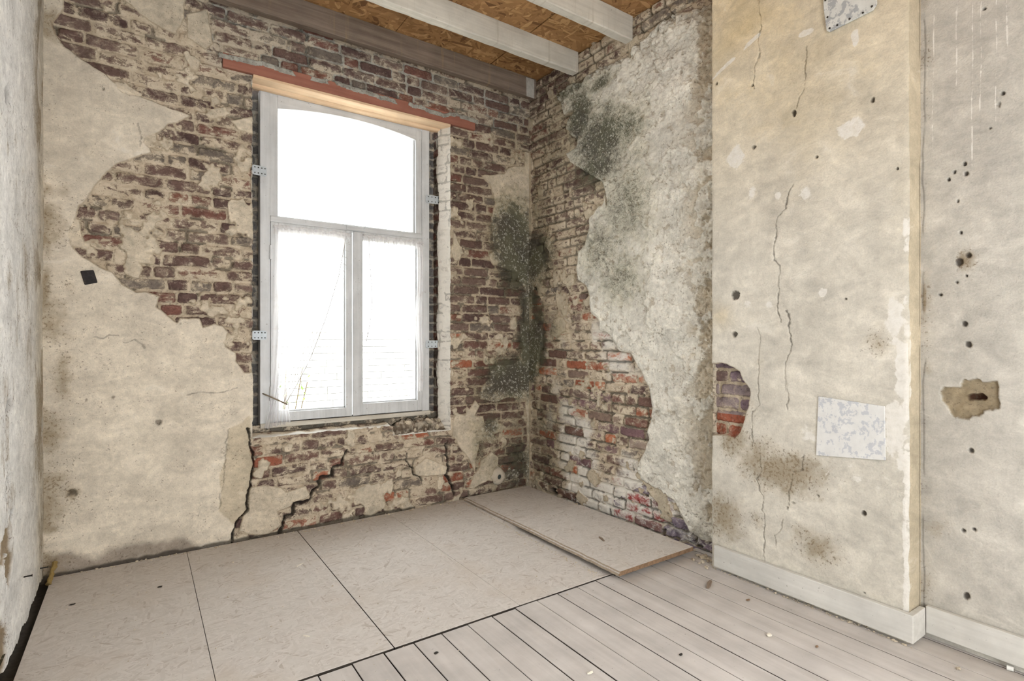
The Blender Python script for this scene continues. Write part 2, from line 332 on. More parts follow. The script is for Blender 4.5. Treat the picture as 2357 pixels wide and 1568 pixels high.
def tube(bm, pts, r, seg=8, taper=None):
    pts = [Vector(p) for p in pts]
    rings = []
    for i, p in enumerate(pts):
        d = (pts[min(i+1, len(pts)-1)]-pts[max(i-1, 0)]).normalized()
        up = Vector((0, 0, 1)) if abs(d.z) < .9 else Vector((1, 0, 0))
        s = d.cross(up).normalized(); t = s.cross(d)
        rr = r if taper is None else r*taper[i]
        rings.append([bm.verts.new(p+rr*(math.cos(k*2*math.pi/seg)*s+math.sin(k*2*math.pi/seg)*t)) for k in range(seg)])
    for i in range(len(rings)-1):
        for k in range(seg):
            bm.faces.new([rings[i][k], rings[i][(k+1) % seg], rings[i+1][(k+1) % seg], rings[i+1][k]])
    bm.faces.new(rings[0][::-1]); bm.faces.new(rings[-1])

def lump(bm, c, r, rng, sq=(1, 1, 1), sub=1):
    res = bmesh.ops.create_icosphere(bm, subdivisions=sub, radius=1.0)
    for v in res['verts']:
        k = rng.uniform(.65, 1.15)
        v.co = Vector((c[0]+v.co.x*r*sq[0]*k, c[1]+v.co.y*r*sq[1]*k, c[2]+v.co.z*r*sq[2]*k))

# ---------------------------------------------------------------- node helper
class G:
    def __init__(s, name):
        s.m = bpy.data.materials.new(name); s.m.use_nodes = True
        s.t = s.m.node_tree; s.t.nodes.clear()
        s.out = s.t.nodes.new('ShaderNodeOutputMaterial')
    def n(s, typ, **k):
        nd = s.t.nodes.new(typ)
        for a, b in k.items(): setattr(nd, a, b)
        return nd
    def put(s, sock, v):
        if hasattr(v, 'is_linked') or isinstance(v, bpy.types.NodeSocket): s.t.links.new(v, sock)
        elif isinstance(v, (tuple, list)) and len(v) == 3 and sock.type == 'RGBA': sock.default_value = (*v, 1)
        else: sock.default_value = v
    def math(s, op, a, b=0., c=None, clamp=False):
        nd = s.n('ShaderNodeMath', operation=op, use_clamp=clamp)
        s.put(nd.inputs[0], a); s.put(nd.inputs[1], b)
        if c is not None: s.put(nd.inputs[2], c)
        return nd.outputs[0]
    def mix(s, f, a, b, blend='MIX'):
        nd = s.n('ShaderNodeMix', data_type='RGBA', blend_type=blend)
        s.put(nd.inputs[0], f); s.put(nd.inputs[6], a); s.put(nd.inputs[7], b)
        return nd.outputs[2]
    def step(s, x, lo, hi):
        nd = s.n('ShaderNodeMapRange', interpolation_type='SMOOTHSTEP')
        s.put(nd.inputs[0], x); s.put(nd.inputs[1], lo); s.put(nd.inputs[2], hi)
        return nd.outputs[0]
    def lin(s, x, a, b, c, d):
        nd = s.n('ShaderNodeMapRange')
        for i, v in enumerate((x, a, b, c, d)): s.put(nd.inputs[i], v)
        return nd.outputs[0]
    def obj(s):
        return s.n('ShaderNodeTexCoord').outputs['Object']
    def map(s, vec, scale=(1, 1, 1), rot=(0, 0, 0), loc=(0, 0, 0)):
        nd = s.n('ShaderNodeMapping')
        s.t.links.new(vec, nd.inputs[0])
        nd.inputs[1].default_value = loc; nd.inputs[2].default_value = rot; nd.inputs[3].default_value = scale
        return nd.outputs[0]
    def noise(s, vec, scale, detail=4, rough=.5, dist=0., color=False):
        nd = s.n('ShaderNodeTexNoise')
        s.t.links.new(vec, nd.inputs['Vector'])
        nd.inputs['Scale'].default_value = scale; nd.inputs['Detail'].default_value = detail
        nd.inputs['Roughness'].default_value = rough; nd.inputs['Distortion'].default_value = dist
        return nd.outputs[1 if color else 0]
    def vor(s, vec, scale, feature='F1', out='Distance', rnd=1.):
        nd = s.n('ShaderNodeTexVoronoi', feature=feature)
        s.t.links.new(vec, nd.inputs['Vector']); nd.inputs['Scale'].default_value = scale
        nd.inputs['Randomness'].default_value = rnd
        return nd.outputs[out]
    def attr(s, name):
        nd = s.n('ShaderNodeAttribute', attribute_name=name)
        return nd
    def sep(s, c):
        nd = s.n('ShaderNodeSeparateColor'); s.t.links.new(c, nd.inputs[0]); return nd.outputs
    def bump(s, h, strength=.3, dist=.003):
        nd = s.n('ShaderNodeBump')
        s.put(nd.inputs['Height'], h); nd.inputs['Strength'].default_value = strength; nd.inputs['Distance'].default_value = dist
        return nd.outputs[0]
    def done(s, col, rough=.9, normal=None, spec=.25, metal=0.):
        p = s.n('ShaderNodeBsdfPrincipled')
        s.put(p.inputs['Base Color'], col); s.put(p.inputs['Roughness'], rough)
        p.inputs['Specular IOR Level'].default_value = spec; p.inputs['Metallic'].default_value = metal
        if normal is not None: s.t.links.new(normal, p.inputs['Normal'])
        s.t.links.new(p.outputs[0], s.out.inputs[0])
        return s.m

def mat_masonry():
    g = G('old_masonry'); P = g.obj()
    a1, a2, a3, a4 = (g.attr(k) for k in ATTRS)
    s1 = g.sep(a1.outputs['Color']); sd, psd, lime = s1[0], s1[1], s1[2]; mould = a1.outputs['Alpha']
    bcol = a2.outputs['Color']; crack = a2.outputs['Alpha']
    pcol = a3.outputs['Color']; grey = a3.outputs['Alpha']
    s4 = g.sep(a4.outputs['Color']); white, dirt, hole = s4[0], s4[1], s4[2]; rgh = a4.outputs['Alpha']
    n_big = g.noise(P, 3.2, 4, .6)
    n_mid = g.noise(P, 16, 5, .62, .4)
    n_lime = g.noise(g.map(P, (1, 1, 1.5), loc=(3, 1, 7)), 17, 5, .62, .5)
    n_fine = g.noise(P, 140, 3, .6)
    n_spk = g.noise(g.map(P, loc=(5, 2, 1)), 75, 4, .65)
    # bricks
    bm_ = g.step(g.math('MULTIPLY_ADD', g.math('SUBTRACT', n_fine, .5), .006, sd), -.0012, .0016)
    shade = g.lin(n_mid, .25, .75, .62, 1.42)
    bc = g.mix(1., bcol, shade, 'MULTIPLY')
    bc = g.mix(g.math('MULTIPLY', g.step(n_spk, .55, .72), .45), bc, (.33, .26, .20))
    bc = g.mix(g.math('MULTIPLY', g.step(n_spk, .44, .30), .6), bc, (.045, .032, .03))
    # mortar
    mc = g.mix(g.step(n_mid, .35, .65), (.36, .295, .215), (.52, .445, .335))
    mgrey = g.mix(g.step(n_mid, .35, .65), (.26, .25, .22), (.43, .42, .375))
    mc = g.mix(grey, mc, mgrey)
    mc = g.mix(g.math('MULTIPLY', g.step(n_spk, .46, .36), .55), mc, (.10, .085, .07))
    base = g.mix(bm_, mc, bc)
    # remains of lime plaster smeared over the bricks
    edge = g.lin(sd, -.004, .022, .085, -.02)
    lt = g.math('MULTIPLY_ADD', lime, .58, g.math('ADD', g.math('SUBTRACT', n_lime, .5), edge))
    lt = g.math('MULTIPLY_ADD', g.math('SUBTRACT', n_fine, .5), .30, lt)
    lm = g.step(lt, .285, .33)
    lm2 = g.math('MULTIPLY', g.step(lt, .14, .33), .42)
    lcol = g.mix(g.step(n_mid, .3, .7), (.455, .375, .275), (.62, .535, .415))
    lcol = g.mix(g.math('MULTIPLY', grey, .6), lcol, (.47, .41, .33))
    lcol = g.mix(g.math('MULTIPLY', g.step(n_spk, .45, .36), .5), lcol, (.22, .17, .13))
    base = g.mix(g.math('MAXIMUM', lm, lm2), base, lcol)
    base = g.mix(g.math('MULTIPLY', white, g.step(lt, .05, .3)), base, (.74, .715, .66))
    # plaster
    pc = g.mix(1., pcol, g.lin(n_big, .3, .7, .86, 1.13), 'MULTIPLY')
    n_gr = g.noise(g.map(P, loc=(6, 1, 4)), 34, 5, .72)
    pc = g.mix(1., pc, g.lin(n_mid, .25, .75, .86, 1.12), 'MULTIPLY')
    pc = g.mix(rgh, pc, g.mix(1., pc, g.lin(n_gr, .30, .70, .76, 1.18), 'MULTIPLY'))
    pc = g.mix(1., pc, g.lin(n_fine, .2, .8, .88, 1.10), 'MULTIPLY')
    fleck = g.math('MULTIPLY', g.step(n_gr, .34, .28), g.math('MULTIPLY', rgh, g.step(n_big, .40, .60)))
    pc = g.mix(g.math('MULTIPLY', fleck, .55), pc, (.20, .155, .11))
    n_a = g.noise(g.map(P, loc=(9, 4, 2)), 7, 4, .6)
    hair = g.math('ABSOLUTE', g.math('SUBTRACT', g.noise(g.map(P, loc=(1, 8, 3)), 9, 4, .6, .8), .5))
    hm = g.math('MULTIPLY', g.math('MULTIPLY', g.step(hair, .006, .001), g.step(rgh, .28, .6)), g.step(n_a, .50, .64))
    pc = g.mix(g.math('MULTIPLY', hm, .5), pc, (.16, .125, .09))
    spk = g.step(g.math('MULTIPLY_ADD', dirt, .11, g.math('MULTIPLY_ADD', g.math('SUBTRACT', n_a, .5), .25, n_spk)),   .635, .67)
    spk = g.math('MULTIPLY', spk, g.math('MAXIMUM', g.step(rgh, .2, .6), g.step(dirt, .15, .5)))
    pc = g.mix(g.math('MULTIPLY', spk, .66), pc, (.15, .115, .085))
    mk = g.step(g.noise(g.map(P, (1.25, 1.25, .8), loc=(8, 5, 3)), 42, 4, .68), .665, .70)
    mk = g.math('MULTIPLY', mk, g.math('MULTIPLY', g.step(n_a, .42, .60), g.lin(rgh, .3, .6, .25, 1.)))
    pc = g.mix(g.math('MULTIPLY', mk, .7), pc, (.14, .11, .08))
    smear = g.noise(g.map(P, (1, 1, 1.8), (.5, .3, .2), (4, 7, 2)), 5.5, 5, .66, 1.0)
    pc = g.mix(1., pc, g.lin(smear, .30, .70, .84, 1.12), 'MULTIPLY')
    pc = g.mix(g.math('MULTIPLY', g.step(smear, .60, .72), .35), pc, (.70, .67, .61))
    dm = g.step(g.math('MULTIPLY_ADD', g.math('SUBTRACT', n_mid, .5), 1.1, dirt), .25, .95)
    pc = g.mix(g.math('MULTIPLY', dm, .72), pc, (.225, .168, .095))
    wm = g.step(g.math('MULTIPLY_ADD', g.math('SUBTRACT', n_mid, .5), 1.3, white), .42, .56)
    wm = g.math('MULTIPLY', wm, g.lin(n_gr, .3, .6, .45, .95))
    pc = g.mix(wm, pc, (.74, .715, .665))
    pm = g.step(g.math('MULTIPLY_ADD', g.math('SUBTRACT', n_fine, .5), .006, psd), -.0015, .0015)
    rim = g.math('MULTIPLY', g.step(psd, -.004, .0), g.step(psd, .010, .002))
    pc = g.mix(g.math('MULTIPLY', rim, .6), pc, (.33, .26, .175))
    c = g.mix(pm, base, pc)
    # mould
    mo = g.math('MULTIPLY_ADD', g.math('SUBTRACT', n_fine, .5), 1.0, g.math('MULTIPLY_ADD', g.math('SUBTRACT', n_lime, .5), 1.1, mould))
    veil = g.math('MULTIPLY', g.step(g.math('MULTIPLY_ADD', g.math('SUBTRACT', n_mid, .5), .8, mould), .02, .55), .50)
    c = g.mix(veil, c, g.mix(1., c, (.58, .57, .46), 'MULTIPLY'))
    mm = g.math('MULTIPLY', g.step(mo, .30, .95), .92)
    mcol = g.mix(g.step(n_big, .42, .58), (.058, .053, .043), (.086, .086, .056))
    c = g.mix(mm, c, mcol)
    salt = g.math('MULTIPLY', g.step(g.noise(g.map(P, loc=(2, 2, 9)), 60, 3, .7), .56, .60), g.math('MULTIPLY', g.step(mould, .3, .7), g.step(psd, -.001, .004)))
    c = g.mix(g.math('MULTIPLY', salt, .55), c, (.55, .53, .45))
    # cracks and holes
    c = g.mix(g.math('MULTIPLY', crack, .92), c, (.030, .024, .020))
    c = g.mix(g.math('MULTIPLY', hole, .85), c, (.035, .026, .020))
    h = g.math('ADD', g.math('MULTIPLY', n_fine, .5), g.math('MULTIPLY', g.math('MULTIPLY', lm, g.math('SUBTRACT', 1., pm)), .6))
    h = g.math('ADD', h, g.math('MULTIPLY', n_gr, g.math('MULTIPLY', rgh, 1.6)))
    h = g.math('ADD', h, g.math('MULTIPLY', sd, 8.))
    return g.done(c, .93, g.bump(h, .7, .0045), spec=.15)

def mat_osb(name, dusty):
    """oriented strand board: elongated flakes at many angles"""
    g = G(name); P = g.obj()
    wob = g.noise(P, 8, 3, color=True)
    q = g.n('ShaderNodeVectorMath', operation='MULTIPLY_ADD')
    g.t.links.new(wob, q.inputs[0]); q.inputs[1].default_value = (.02, .02, 0); g.t.links.new(P, q.inputs[2])
    best = None; val = None
    for i, ang in enumerate((.15, .85, 1.6, 2.3, 2.9)):
        v = g.map(q.outputs[0], (9, 42, 0), (0, 0, 0), (i*3.1, i*1.7, 0))
        rot = g.n('ShaderNodeVectorRotate', rotation_type='Z_AXIS'); g.t.links.new(q.outputs[0], rot.inputs[0]); rot.inputs['Angle'].default_value = ang
        v = g.map(rot.outputs[0], (17, 105, 0) if dusty else (9, 42, 0), (0, 0, 0), (i*3.1, i*1.7, 0))
        s_ = g.sep(g.vor(v, 1.0, out='Color'))
        if best is None: best, val = s_[0], s_[1]
        else:
            gt = g.math('GREATER_THAN', s_[0], best)
            mx = g.n('ShaderNodeMix', data_type='FLOAT'); g.put(mx.inputs[0], gt); g.put(mx.inputs[2], val); g.put(mx.inputs[3], s_[1])
            val = mx.outputs[0]; best = g.math('MAXIMUM', best, s_[0])
    fine = g.noise(P, 120, 4)
    big = g.noise(P, 2.2, 5, .6); mid = g.noise(P, 14, 5, .6)
    if dusty:
        sl = g.step(g.noise(g.map(P, (1, 1, 1), (0, 0, .5), (2, 5, 0)), 38, 6, .75, 1.2), .66, .72)
        c = g.mix(val, (.475, .435, .395), (.595, .555, .515))
        c = g.mix(g.math('MULTIPLY', g.step(val, .10, .03), .5), c, (.36, .30, .25))
        c = g.mix(g.math('MULTIPLY', g.step(mid, .35, .7), .6), c, (.565, .53, .49))
        c = g.mix(g.math('MULTIPLY', g.step(big, .52, .70), .4), c, (.50, .43, .36))
        spk = g.step(g.noise(g.map(P, loc=(4, 4, 0)), 60, 3, .6), .70, .74)
        c = g.mix(g.math('MULTIPLY', spk, .7), c, (.13, .105, .085))
        sc = g.math('MULTIPLY', g.step(g.noise(g.map(P, (1, 1, 1), loc=(1, 3, 0)), 23, 8, .72), .66, .72), .5)
        c = g.mix(sc, c, (.30, .24, .185))
        c = g.mix(g.math('MULTIPLY', sl, .6), c, (.20, .16, .125))
        return g.done(c, .9, g.bump(g.math('ADD', val, fine), .25, .0012), spec=.15)
    c = g.mix(val, (.25, .128, .052), (.45, .255, .11))
    c = g.mix(g.math('MULTIPLY', g.step(val, .82, .95), .5), c, (.60, .39, .19))
    c = g.mix(g.math('MULTIPLY', g.step(val, .12, .02), .6), c, (.12, .055, .025))
    c = g.mix(1., c, g.lin(big, .3, .7, .8, 1.15), 'MULTIPLY')
    return g.done(c, .75, g.bump(g.math('ADD', val, fine), .4, .0015), spec=.3)

def mat_wood(name, c0, c1, axis='x', stain=None, specks=.3, rough=.8, chips=None, scale=1., bumps=.3):
    """painted or bare wood with grain along one axis; chips = colour under flaked paint"""
    g = G(name); P = g.obj()
    sc = {'x': (2, 40, 40), 'y': (40, 2, 40), 'z': (40, 40, 2)}[axis]
    gr = g.noise(g.map(P, tuple(k*scale for k in sc)), 1.0, 6, .6, .3)
    big = g.noise(P, 6, 5, .6); fine = g.noise(P, 90, 4, .6)
    c = g.mix(g.step(gr, .3, .7), c0, c1)
    c = g.mix(1., c, g.lin(big, .3, .7, .88, 1.1), 'MULTIPLY')
    if stain:
        st = {'x': (22, 1, 1.2), 'y': (1, 22, 1.2), 'z': (10, 10, 1)}[axis]
        sm = g.step(g.noise(g.map(P, st, loc=(3, 1, 0)), 1.0, 5, .65), .56, .72)
        c = g.mix(g.math('MULTIPLY', sm, .55), c, stain)
    if chips:
        ch = g.step(g.noise(g.map(P, tuple(k*.35 for k in sc), loc=(7, 3, 1)), 1.0, 7, .7), .655, .69)
        c = g.mix(g.math('MULTIPLY', ch, .75), c, chips)
    sp = g.step(g.noise(g.map(P, loc=(4, 1, 6)), 70, 3, .6), .68, .73)
    c = g.mix(g.math('MULTIPLY', sp, specks), c, (.09, .07, .055))
    return g.done(c, rough, g.bump(g.math('ADD', gr, g.math('MULTIPLY', fine, .4)), bumps, .0015), spec=.3)

def mat_plain(name, c, rough=.8, metal=0., var=.2, scale=40, dark=(.1, .08, .07), thr=.62, amt=.4):
    g = G(name); P = g.obj()
    n = g.noise(P, scale, 5, .6)
    col = g.mix(1., c, g.lin(n, .25, .75, 1-var, 1+var), 'MULTIPLY')
    col = g.mix(g.math('MULTIPLY', g.step(g.noise(g.map(P, loc=(3, 3, 3)), scale*1.7, 5, .65), thr, thr+.06), amt), col, dark)
    return g.done(col, rough, g.bump(n, .3, .001), metal=metal)

def mat_glass():
    g = G('window_glass'); P = g.obj()
    tr = g.n('ShaderNodeBsdfTransparent'); tr.inputs[0].default_value = (.97, .98, .975, 1)
    gl = g.n('ShaderNodeBsdfGlossy'); gl.inputs['Roughness'].default_value = .02
    lw = g.n('ShaderNodeLayerWeight'); lw.inputs[0].default_value = .12
    mx = g.n('ShaderNodeMixShader')
    g.t.links.new(g.math('MULTIPLY', lw.outputs['Fresnel'], .5), mx.inputs[0]); g.t.links.new(tr.outputs[0], mx.inputs[1]); g.t.links.new(gl.outputs[0], mx.inputs[2])
    df = g.n('ShaderNodeBsdfDiffuse'); df.inputs[0].default_value = (.6, .58, .52, 1)
    m2 = g.n('ShaderNodeMixShader')
    g.put(m2.inputs[0], g.math('MULTIPLY', g.step(g.noise(P, 9, 6, .65), .5, .8), .12))
    g.t.links.new(mx.outputs[0], m2.inputs[1]); g.t.links.new(df.outputs[0], m2.inputs[2])
    g.t.links.new(m2.outputs[0], g.out.inputs[0])
    return g.m

def mat_sheer():
    g = G('sheer_net_cloth'); P = g.obj()
    c = g.mix(g.math('MULTIPLY', g.step(g.noise(P, 13, 5, .6), .54, .72), .45), (.80, .785, .79), (.55, .47, .40))
    df = g.n('ShaderNodeBsdfDiffuse'); tl = g.n('ShaderNodeBsdfTranslucent'); tr = g.n('ShaderNodeBsdfTransparent')
    g.put(df.inputs[0], c); g.put(tl.inputs[0], c)
    m1 = g.n('ShaderNodeMixShader'); m1.inputs[0].default_value = .45
    g.t.links.new(df.outputs[0], m1.inputs[1]); g.t.links.new(tl.outputs[0], m1.inputs[2])
    m2 = g.n('ShaderNodeMixShader')
    g.put(m2.inputs[0], g.lin(g.noise(g.map(P, (60, 60, 4)), 1., 3), .3, .7, .38, .60))
    g.t.links.new(tr.outputs[0], m2.inputs[1]); g.t.links.new(m1.outputs[0], m2.inputs[2])
    g.t.links.new(m2.outputs[0], g.out.inputs[0])
    return g.m

M_WALL = mat_masonry()
M_OSB = mat_osb('strand_board_ceiling', False)
M_FLOORB = mat_osb('dusty_strand_board', True)
M_PLANK = mat_wood('dusty_floor_planks', (.46, .425, .395), (.535, .50, .47), 'y', specks=.45, rough=.85, scale=.5, bumps=.12)
M_BEAM = mat_wood('brown_beam', (.155, .115, .088), (.24, .19, .15), 'x', stain=(.36, .25, .12))
M_WBEAM = mat_wood('whitewashed_beam', (.52, .49, .43), (.62, .59, .52), 'x', specks=.5, chips=(.30, .26, .21), stain=(.36, .32, .255))
M_PAINT = mat_wood('grey_white_window_paint', (.53, .54, .545), (.62, .63, .635), 'z', specks=.6, rough=.55, chips=(.42, .38, .32), bumps=.2)
M_PAINTX = mat_wood('grey_white_window_paint_rails', (.53, .54, .545), (.62, .63, .635), 'x', specks=.6, rough=.55, chips=(.42, .38, .32), bumps=.2)
M_SILL = mat_wood('flaking_sill_paint', (.50, .46, .39), (.62, .585, .51), 'x', specks=.7, rough=.7, chips=(.20, .145, .085))
M_BASE = mat_wood('baseboard_paint', (.57, .555, .515), (.645, .63, .59), 'y', specks=.55, rough=.6, bumps=.15)
M_PINE = mat_wood('new_pine', (.72, .50, .315), (.80, .60, .40), 'x', specks=.1, rough=.6)
M_RED = mat_wood('red_lintel_paint', (.27, .105, .072), (.35, .15, .105), 'x', specks=.4, chips=(.42, .39, .34), scale=.6)
M_DARKWOOD = mat_wood('raw_splinter', (.17, .125, .09), (.27, .205, .15), 'x')
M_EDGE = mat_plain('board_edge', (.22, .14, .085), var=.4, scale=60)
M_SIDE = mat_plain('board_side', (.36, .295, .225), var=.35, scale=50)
M_ZINC = mat_plain('galvanised_steel', (.46, .50, .53), rough=.5, metal=.35, var=.12, amt=.1)
M_DARK = mat_plain('dark_void', (.03, .026, .022), var=.3)
M_SUB_SHADE = mat_plain('subfloor_seam_shade', (.05, .042, .034), var=.4)
M_CRUMB = mat_plain('plaster_crumbs', (.50, .43, .33), var=.45, scale=25)
M_CHIP = mat_plain('pale_plaster_chip', (.72, .67, .57), var=.12)
M_PLASTIC = mat_plain('white_plastic', (.78, .78, .75), rough=.4, var=.05, amt=.05)
M_FOAM = mat_plain('yellowed_foam', (.26, .18, .065), var=.35, scale=50)
M_PLATE = mat_plain('mottled_plate', (.60, .605, .57), rough=.6, var=.12, scale=16, dark=(.30, .31, .33), thr=.50, amt=.8)
M_WHITEP = mat_plain('scraped_white_paint', (.66, .655, .635), rough=.8, var=.08, scale=22, dark=(.33, .36, .43), thr=.52, amt=.5)
M_BLACK = mat_plain('black_block', (.022, .018, .018), var=.4, rough=.6)
M_BRICKD = mat_plain('loose_brick_stone', (.33, .26, .20), var=.45, scale=30)
M_GLASS = mat_glass()
M_SHEER = mat_sheer()
M_CORD = mat_plain('cord', (.26, .21, .15), var=.2)
M_FRINGE_FOLD = mat_plain('grey_fringe_and_folds', (.46, .44, .42), var=.15)

# ---------------------------------------------------------------- wall_back
XL, ZT, ZB = -3.03, 3.31, -.03
HX0, HX1, HZ0, HZ1 = -2.066, -.71, .535, 2.815
STEPX = -1.17           # the broken ledge steps down right of here
LEDGE_HI = .605
def back_field(a, z):
    sd, h1, h2, h3, c = bricks(a, z, 11)
    psd = np.full(a.shape, -.12)
    wob = .007*2*(fbm(a, z, 22, 41, 3)-.5)+.008*2*(fbm(a, z, 6, 45, 2)-.5)
    sL = sdpoly(a, z, PL_LEFT)
    psd = np.maximum(psd, sL+wob*.8)
    thin = np.full(a.shape, -.12)
    for p in (PL_CORNER, PL_JAMB, PL_MOULD, PL_LOW, PL_PIPE, PL_APRON_R, PL_APRON_L, PL_TOP_A, PL_TOP_B, PL_EDGE):
        thin = np.maximum(thin, sdpoly(a, z, p)+wob)
    scrap = (fbm(a, z, 7.5, 61, 4, .55)-.64)*.18
    scrap = np.where(sdpoly(a, z, GREY) > -.02, -.1, scrap)
    thin = np.maximum(thin, np.where(a < -2.0, scrap, scrap-.004))
    thin = np.maximum(thin, np.where(z < 2.75, .022+a*1.0+.030*2*(fbm(a*0, z, 5, 63, 4)-.52), -.1))
    pall = np.maximum(psd, thin)
    pm = sstep(pall, -.003, .003)
    grey = sstep(sdpoly(a, z, GREY)+wob, -.01, .02)
    apron = ((a > HX0-.02) & (a < HX1+.02) & (z < HZ0+.09)).astype(float)
    # residual lime: patchy by region
    reg = fbm(a, z, 3.0, 71, 3)
    lime = .38+.5*(reg-.5)+.34*(h3-.5)
    lime = np.where(a > -.72, .37+.6*(reg-.5)+.28*(h3-.5), lime)
    lime = np.where(apron > 0, .50+.4*(reg-.5)+.35*(h3-.5), lime)
    lime = lime*(1-grey)+(.33+.45*(reg-.5)+.4*(h3-.5))*grey
    brick = palette(h1, DARK)
    warm = ((a > -.72) & (z < 1.25)) | (apron > 0)
    brick = np.where(warm[..., None] & (h2 < .4)[..., None], palette(h1, [(3, (.145, .08, .065)), (2, (.26, .09, .055)), (1.5, (.33, .115, .065))]), brick)
    depth_n = fbm(a, z, 16, 31, 3)
    hb = -.013+.005*(h2-.5)*2+.003*(fbm(a, z, 30, 33, 3)-.5)*2
    hb += .10*0
    hm = -.022-.006*depth_n-.004*grey
    hm = hm+(lime > .55)*.006
    rnd_ = sstep(sd, -.003, .009)
    hw = hm*(1-rnd_)+hb*rnd_
    hp = .003*(fbm(a, z, 2.2, 51, 3)-.5)*2+.0012*(fbm(a, z, 18, 53, 3)-.5)*2
    ht = -.007+.003*(fbm(a, z, 8, 55, 3)-.5)*2
    hpl = np.where(psd > thin, hp, np.maximum(ht, -.012))
    h = hw*(1-pm)+hpl*pm
    # worn skim coat around the settlement crack, and the damp strip along the floor
    skim = sstep(sdpoly(a, z, SKIM)+wob, -.004, .004)
    damp = sstep(sdpoly(a, z, DAMP)+wob*2, -.02, .03)
    h -= .004*skim*pm+.004*damp*pm
    # second apron course stands proud on the right
    co = ((a > -1.47) & (a < -.75) & (z < .515) & (z > .44))
    h += co*.018*(1-grey)
    h += apron*.012*(fbm(a, z, 1.3, 35, 2)-.3)
    # grey mortar lip over the lintel, bed for the lintel behind it
    lip = (a > -2.25) & (a < -.48) & (z > 2.80) & (z < 2.93)
    edge_z = 2.868+.022*2*(fbm(a, z*0, 9, 81, 4)-.5)
    bed = lip & (z < edge_z) & (a > -2.228) & (a < -.50)
    h = np.where(bed, -.03, h)
    over = lip & (z >= edge_z) & (z < edge_z+.03)
    h = np.where(over, np.maximum(h, .004), h)
    sd = np.where(over, -.01, sd); grey = np.where(lip & ~bed, 1., grey); lime = np.where(over, 0., lime)
    # cracks
    cj = .004*2*(fbm(a, z, 35, 91, 3)-.5)
    crack = np.zeros_like(a)
    for pts, w in ((CR_A, .0075), (CR_B, .011), (CR_C, .006), (CR_D, .011)):
        d = dline(a, z, pts)+cj
        h -= .035*sstep(d, w, w*.3); crack = np.maximum(crack, sstep(d, w+.002, w*.4))
    for pts, w in ((CR_E, .0022), (CR_F, .0026), (CR_G, .0022), (CR_H, .003), (CR_I, .0022)):
        d = dline(a, z, pts)+cj*.6
        h -= .002*sstep(d, w*2, w*.3); crack = np.maximum(crack, .55*sstep(d, w+.0025, w*.3))
    # open joints here and there
    openj = (fbm(a, z, 9, 95, 3) > .60) & (sd < -.001) & (pall < -.004)
    h = np.where(openj, h-.012, h); crack = np.maximum(crack, openj*.6)
    hole = blobs(a, z, HO_BACK)
    hole = .75*sstep(hole+.6*(fbm(a, z, 60, 97, 2)-.5), .45, .75)
    h -= .012*hole
    plaster = np.zeros(a.shape+(3,)); plaster[:] = (.68, .61, .50)
    up = sstep(z, .9, 2.6)[..., None]
    plaster = plaster*(1-.06*up)
    thinm = (thin > psd)[..., None]
    plaster = np.where(thinm, np.array((.60, .525, .41)), plaster)
    plaster = plaster*(1-skim[..., None])+np.array((.56, .485, .365))*skim[..., None]
    plaster = plaster*(1-damp[..., None]*.85)+np.array((.30, .25, .205))*damp[..., None]*.85
    mould = blobs(a, z, [(x, y, rx*1.25, ry*1.2, q*1.1) for x, y, rx, ry, q in MB_BACK])
    dirt = blobs(a, z, ST_BACK)*1.15+.35*blobs(a, z, HO_BACK)
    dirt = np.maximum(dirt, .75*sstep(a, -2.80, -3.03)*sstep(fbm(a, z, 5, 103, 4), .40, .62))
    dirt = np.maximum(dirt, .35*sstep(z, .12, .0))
    crack = np.maximum(crack, .85*sstep(z+.012*2*(fbm(a, z*0, 12, 99, 3)-.5), .022, .008)*(a < -1.0))
    return h, attrs(a.shape, sd=sd, psd=pall, lime=lime, mould=mould, brick=brick, crack=crack, plaster=plaster, grey=grey, dirt=dirt, hole=hole, white=.0, rough=.55+.45*thinm[..., 0]*1.)

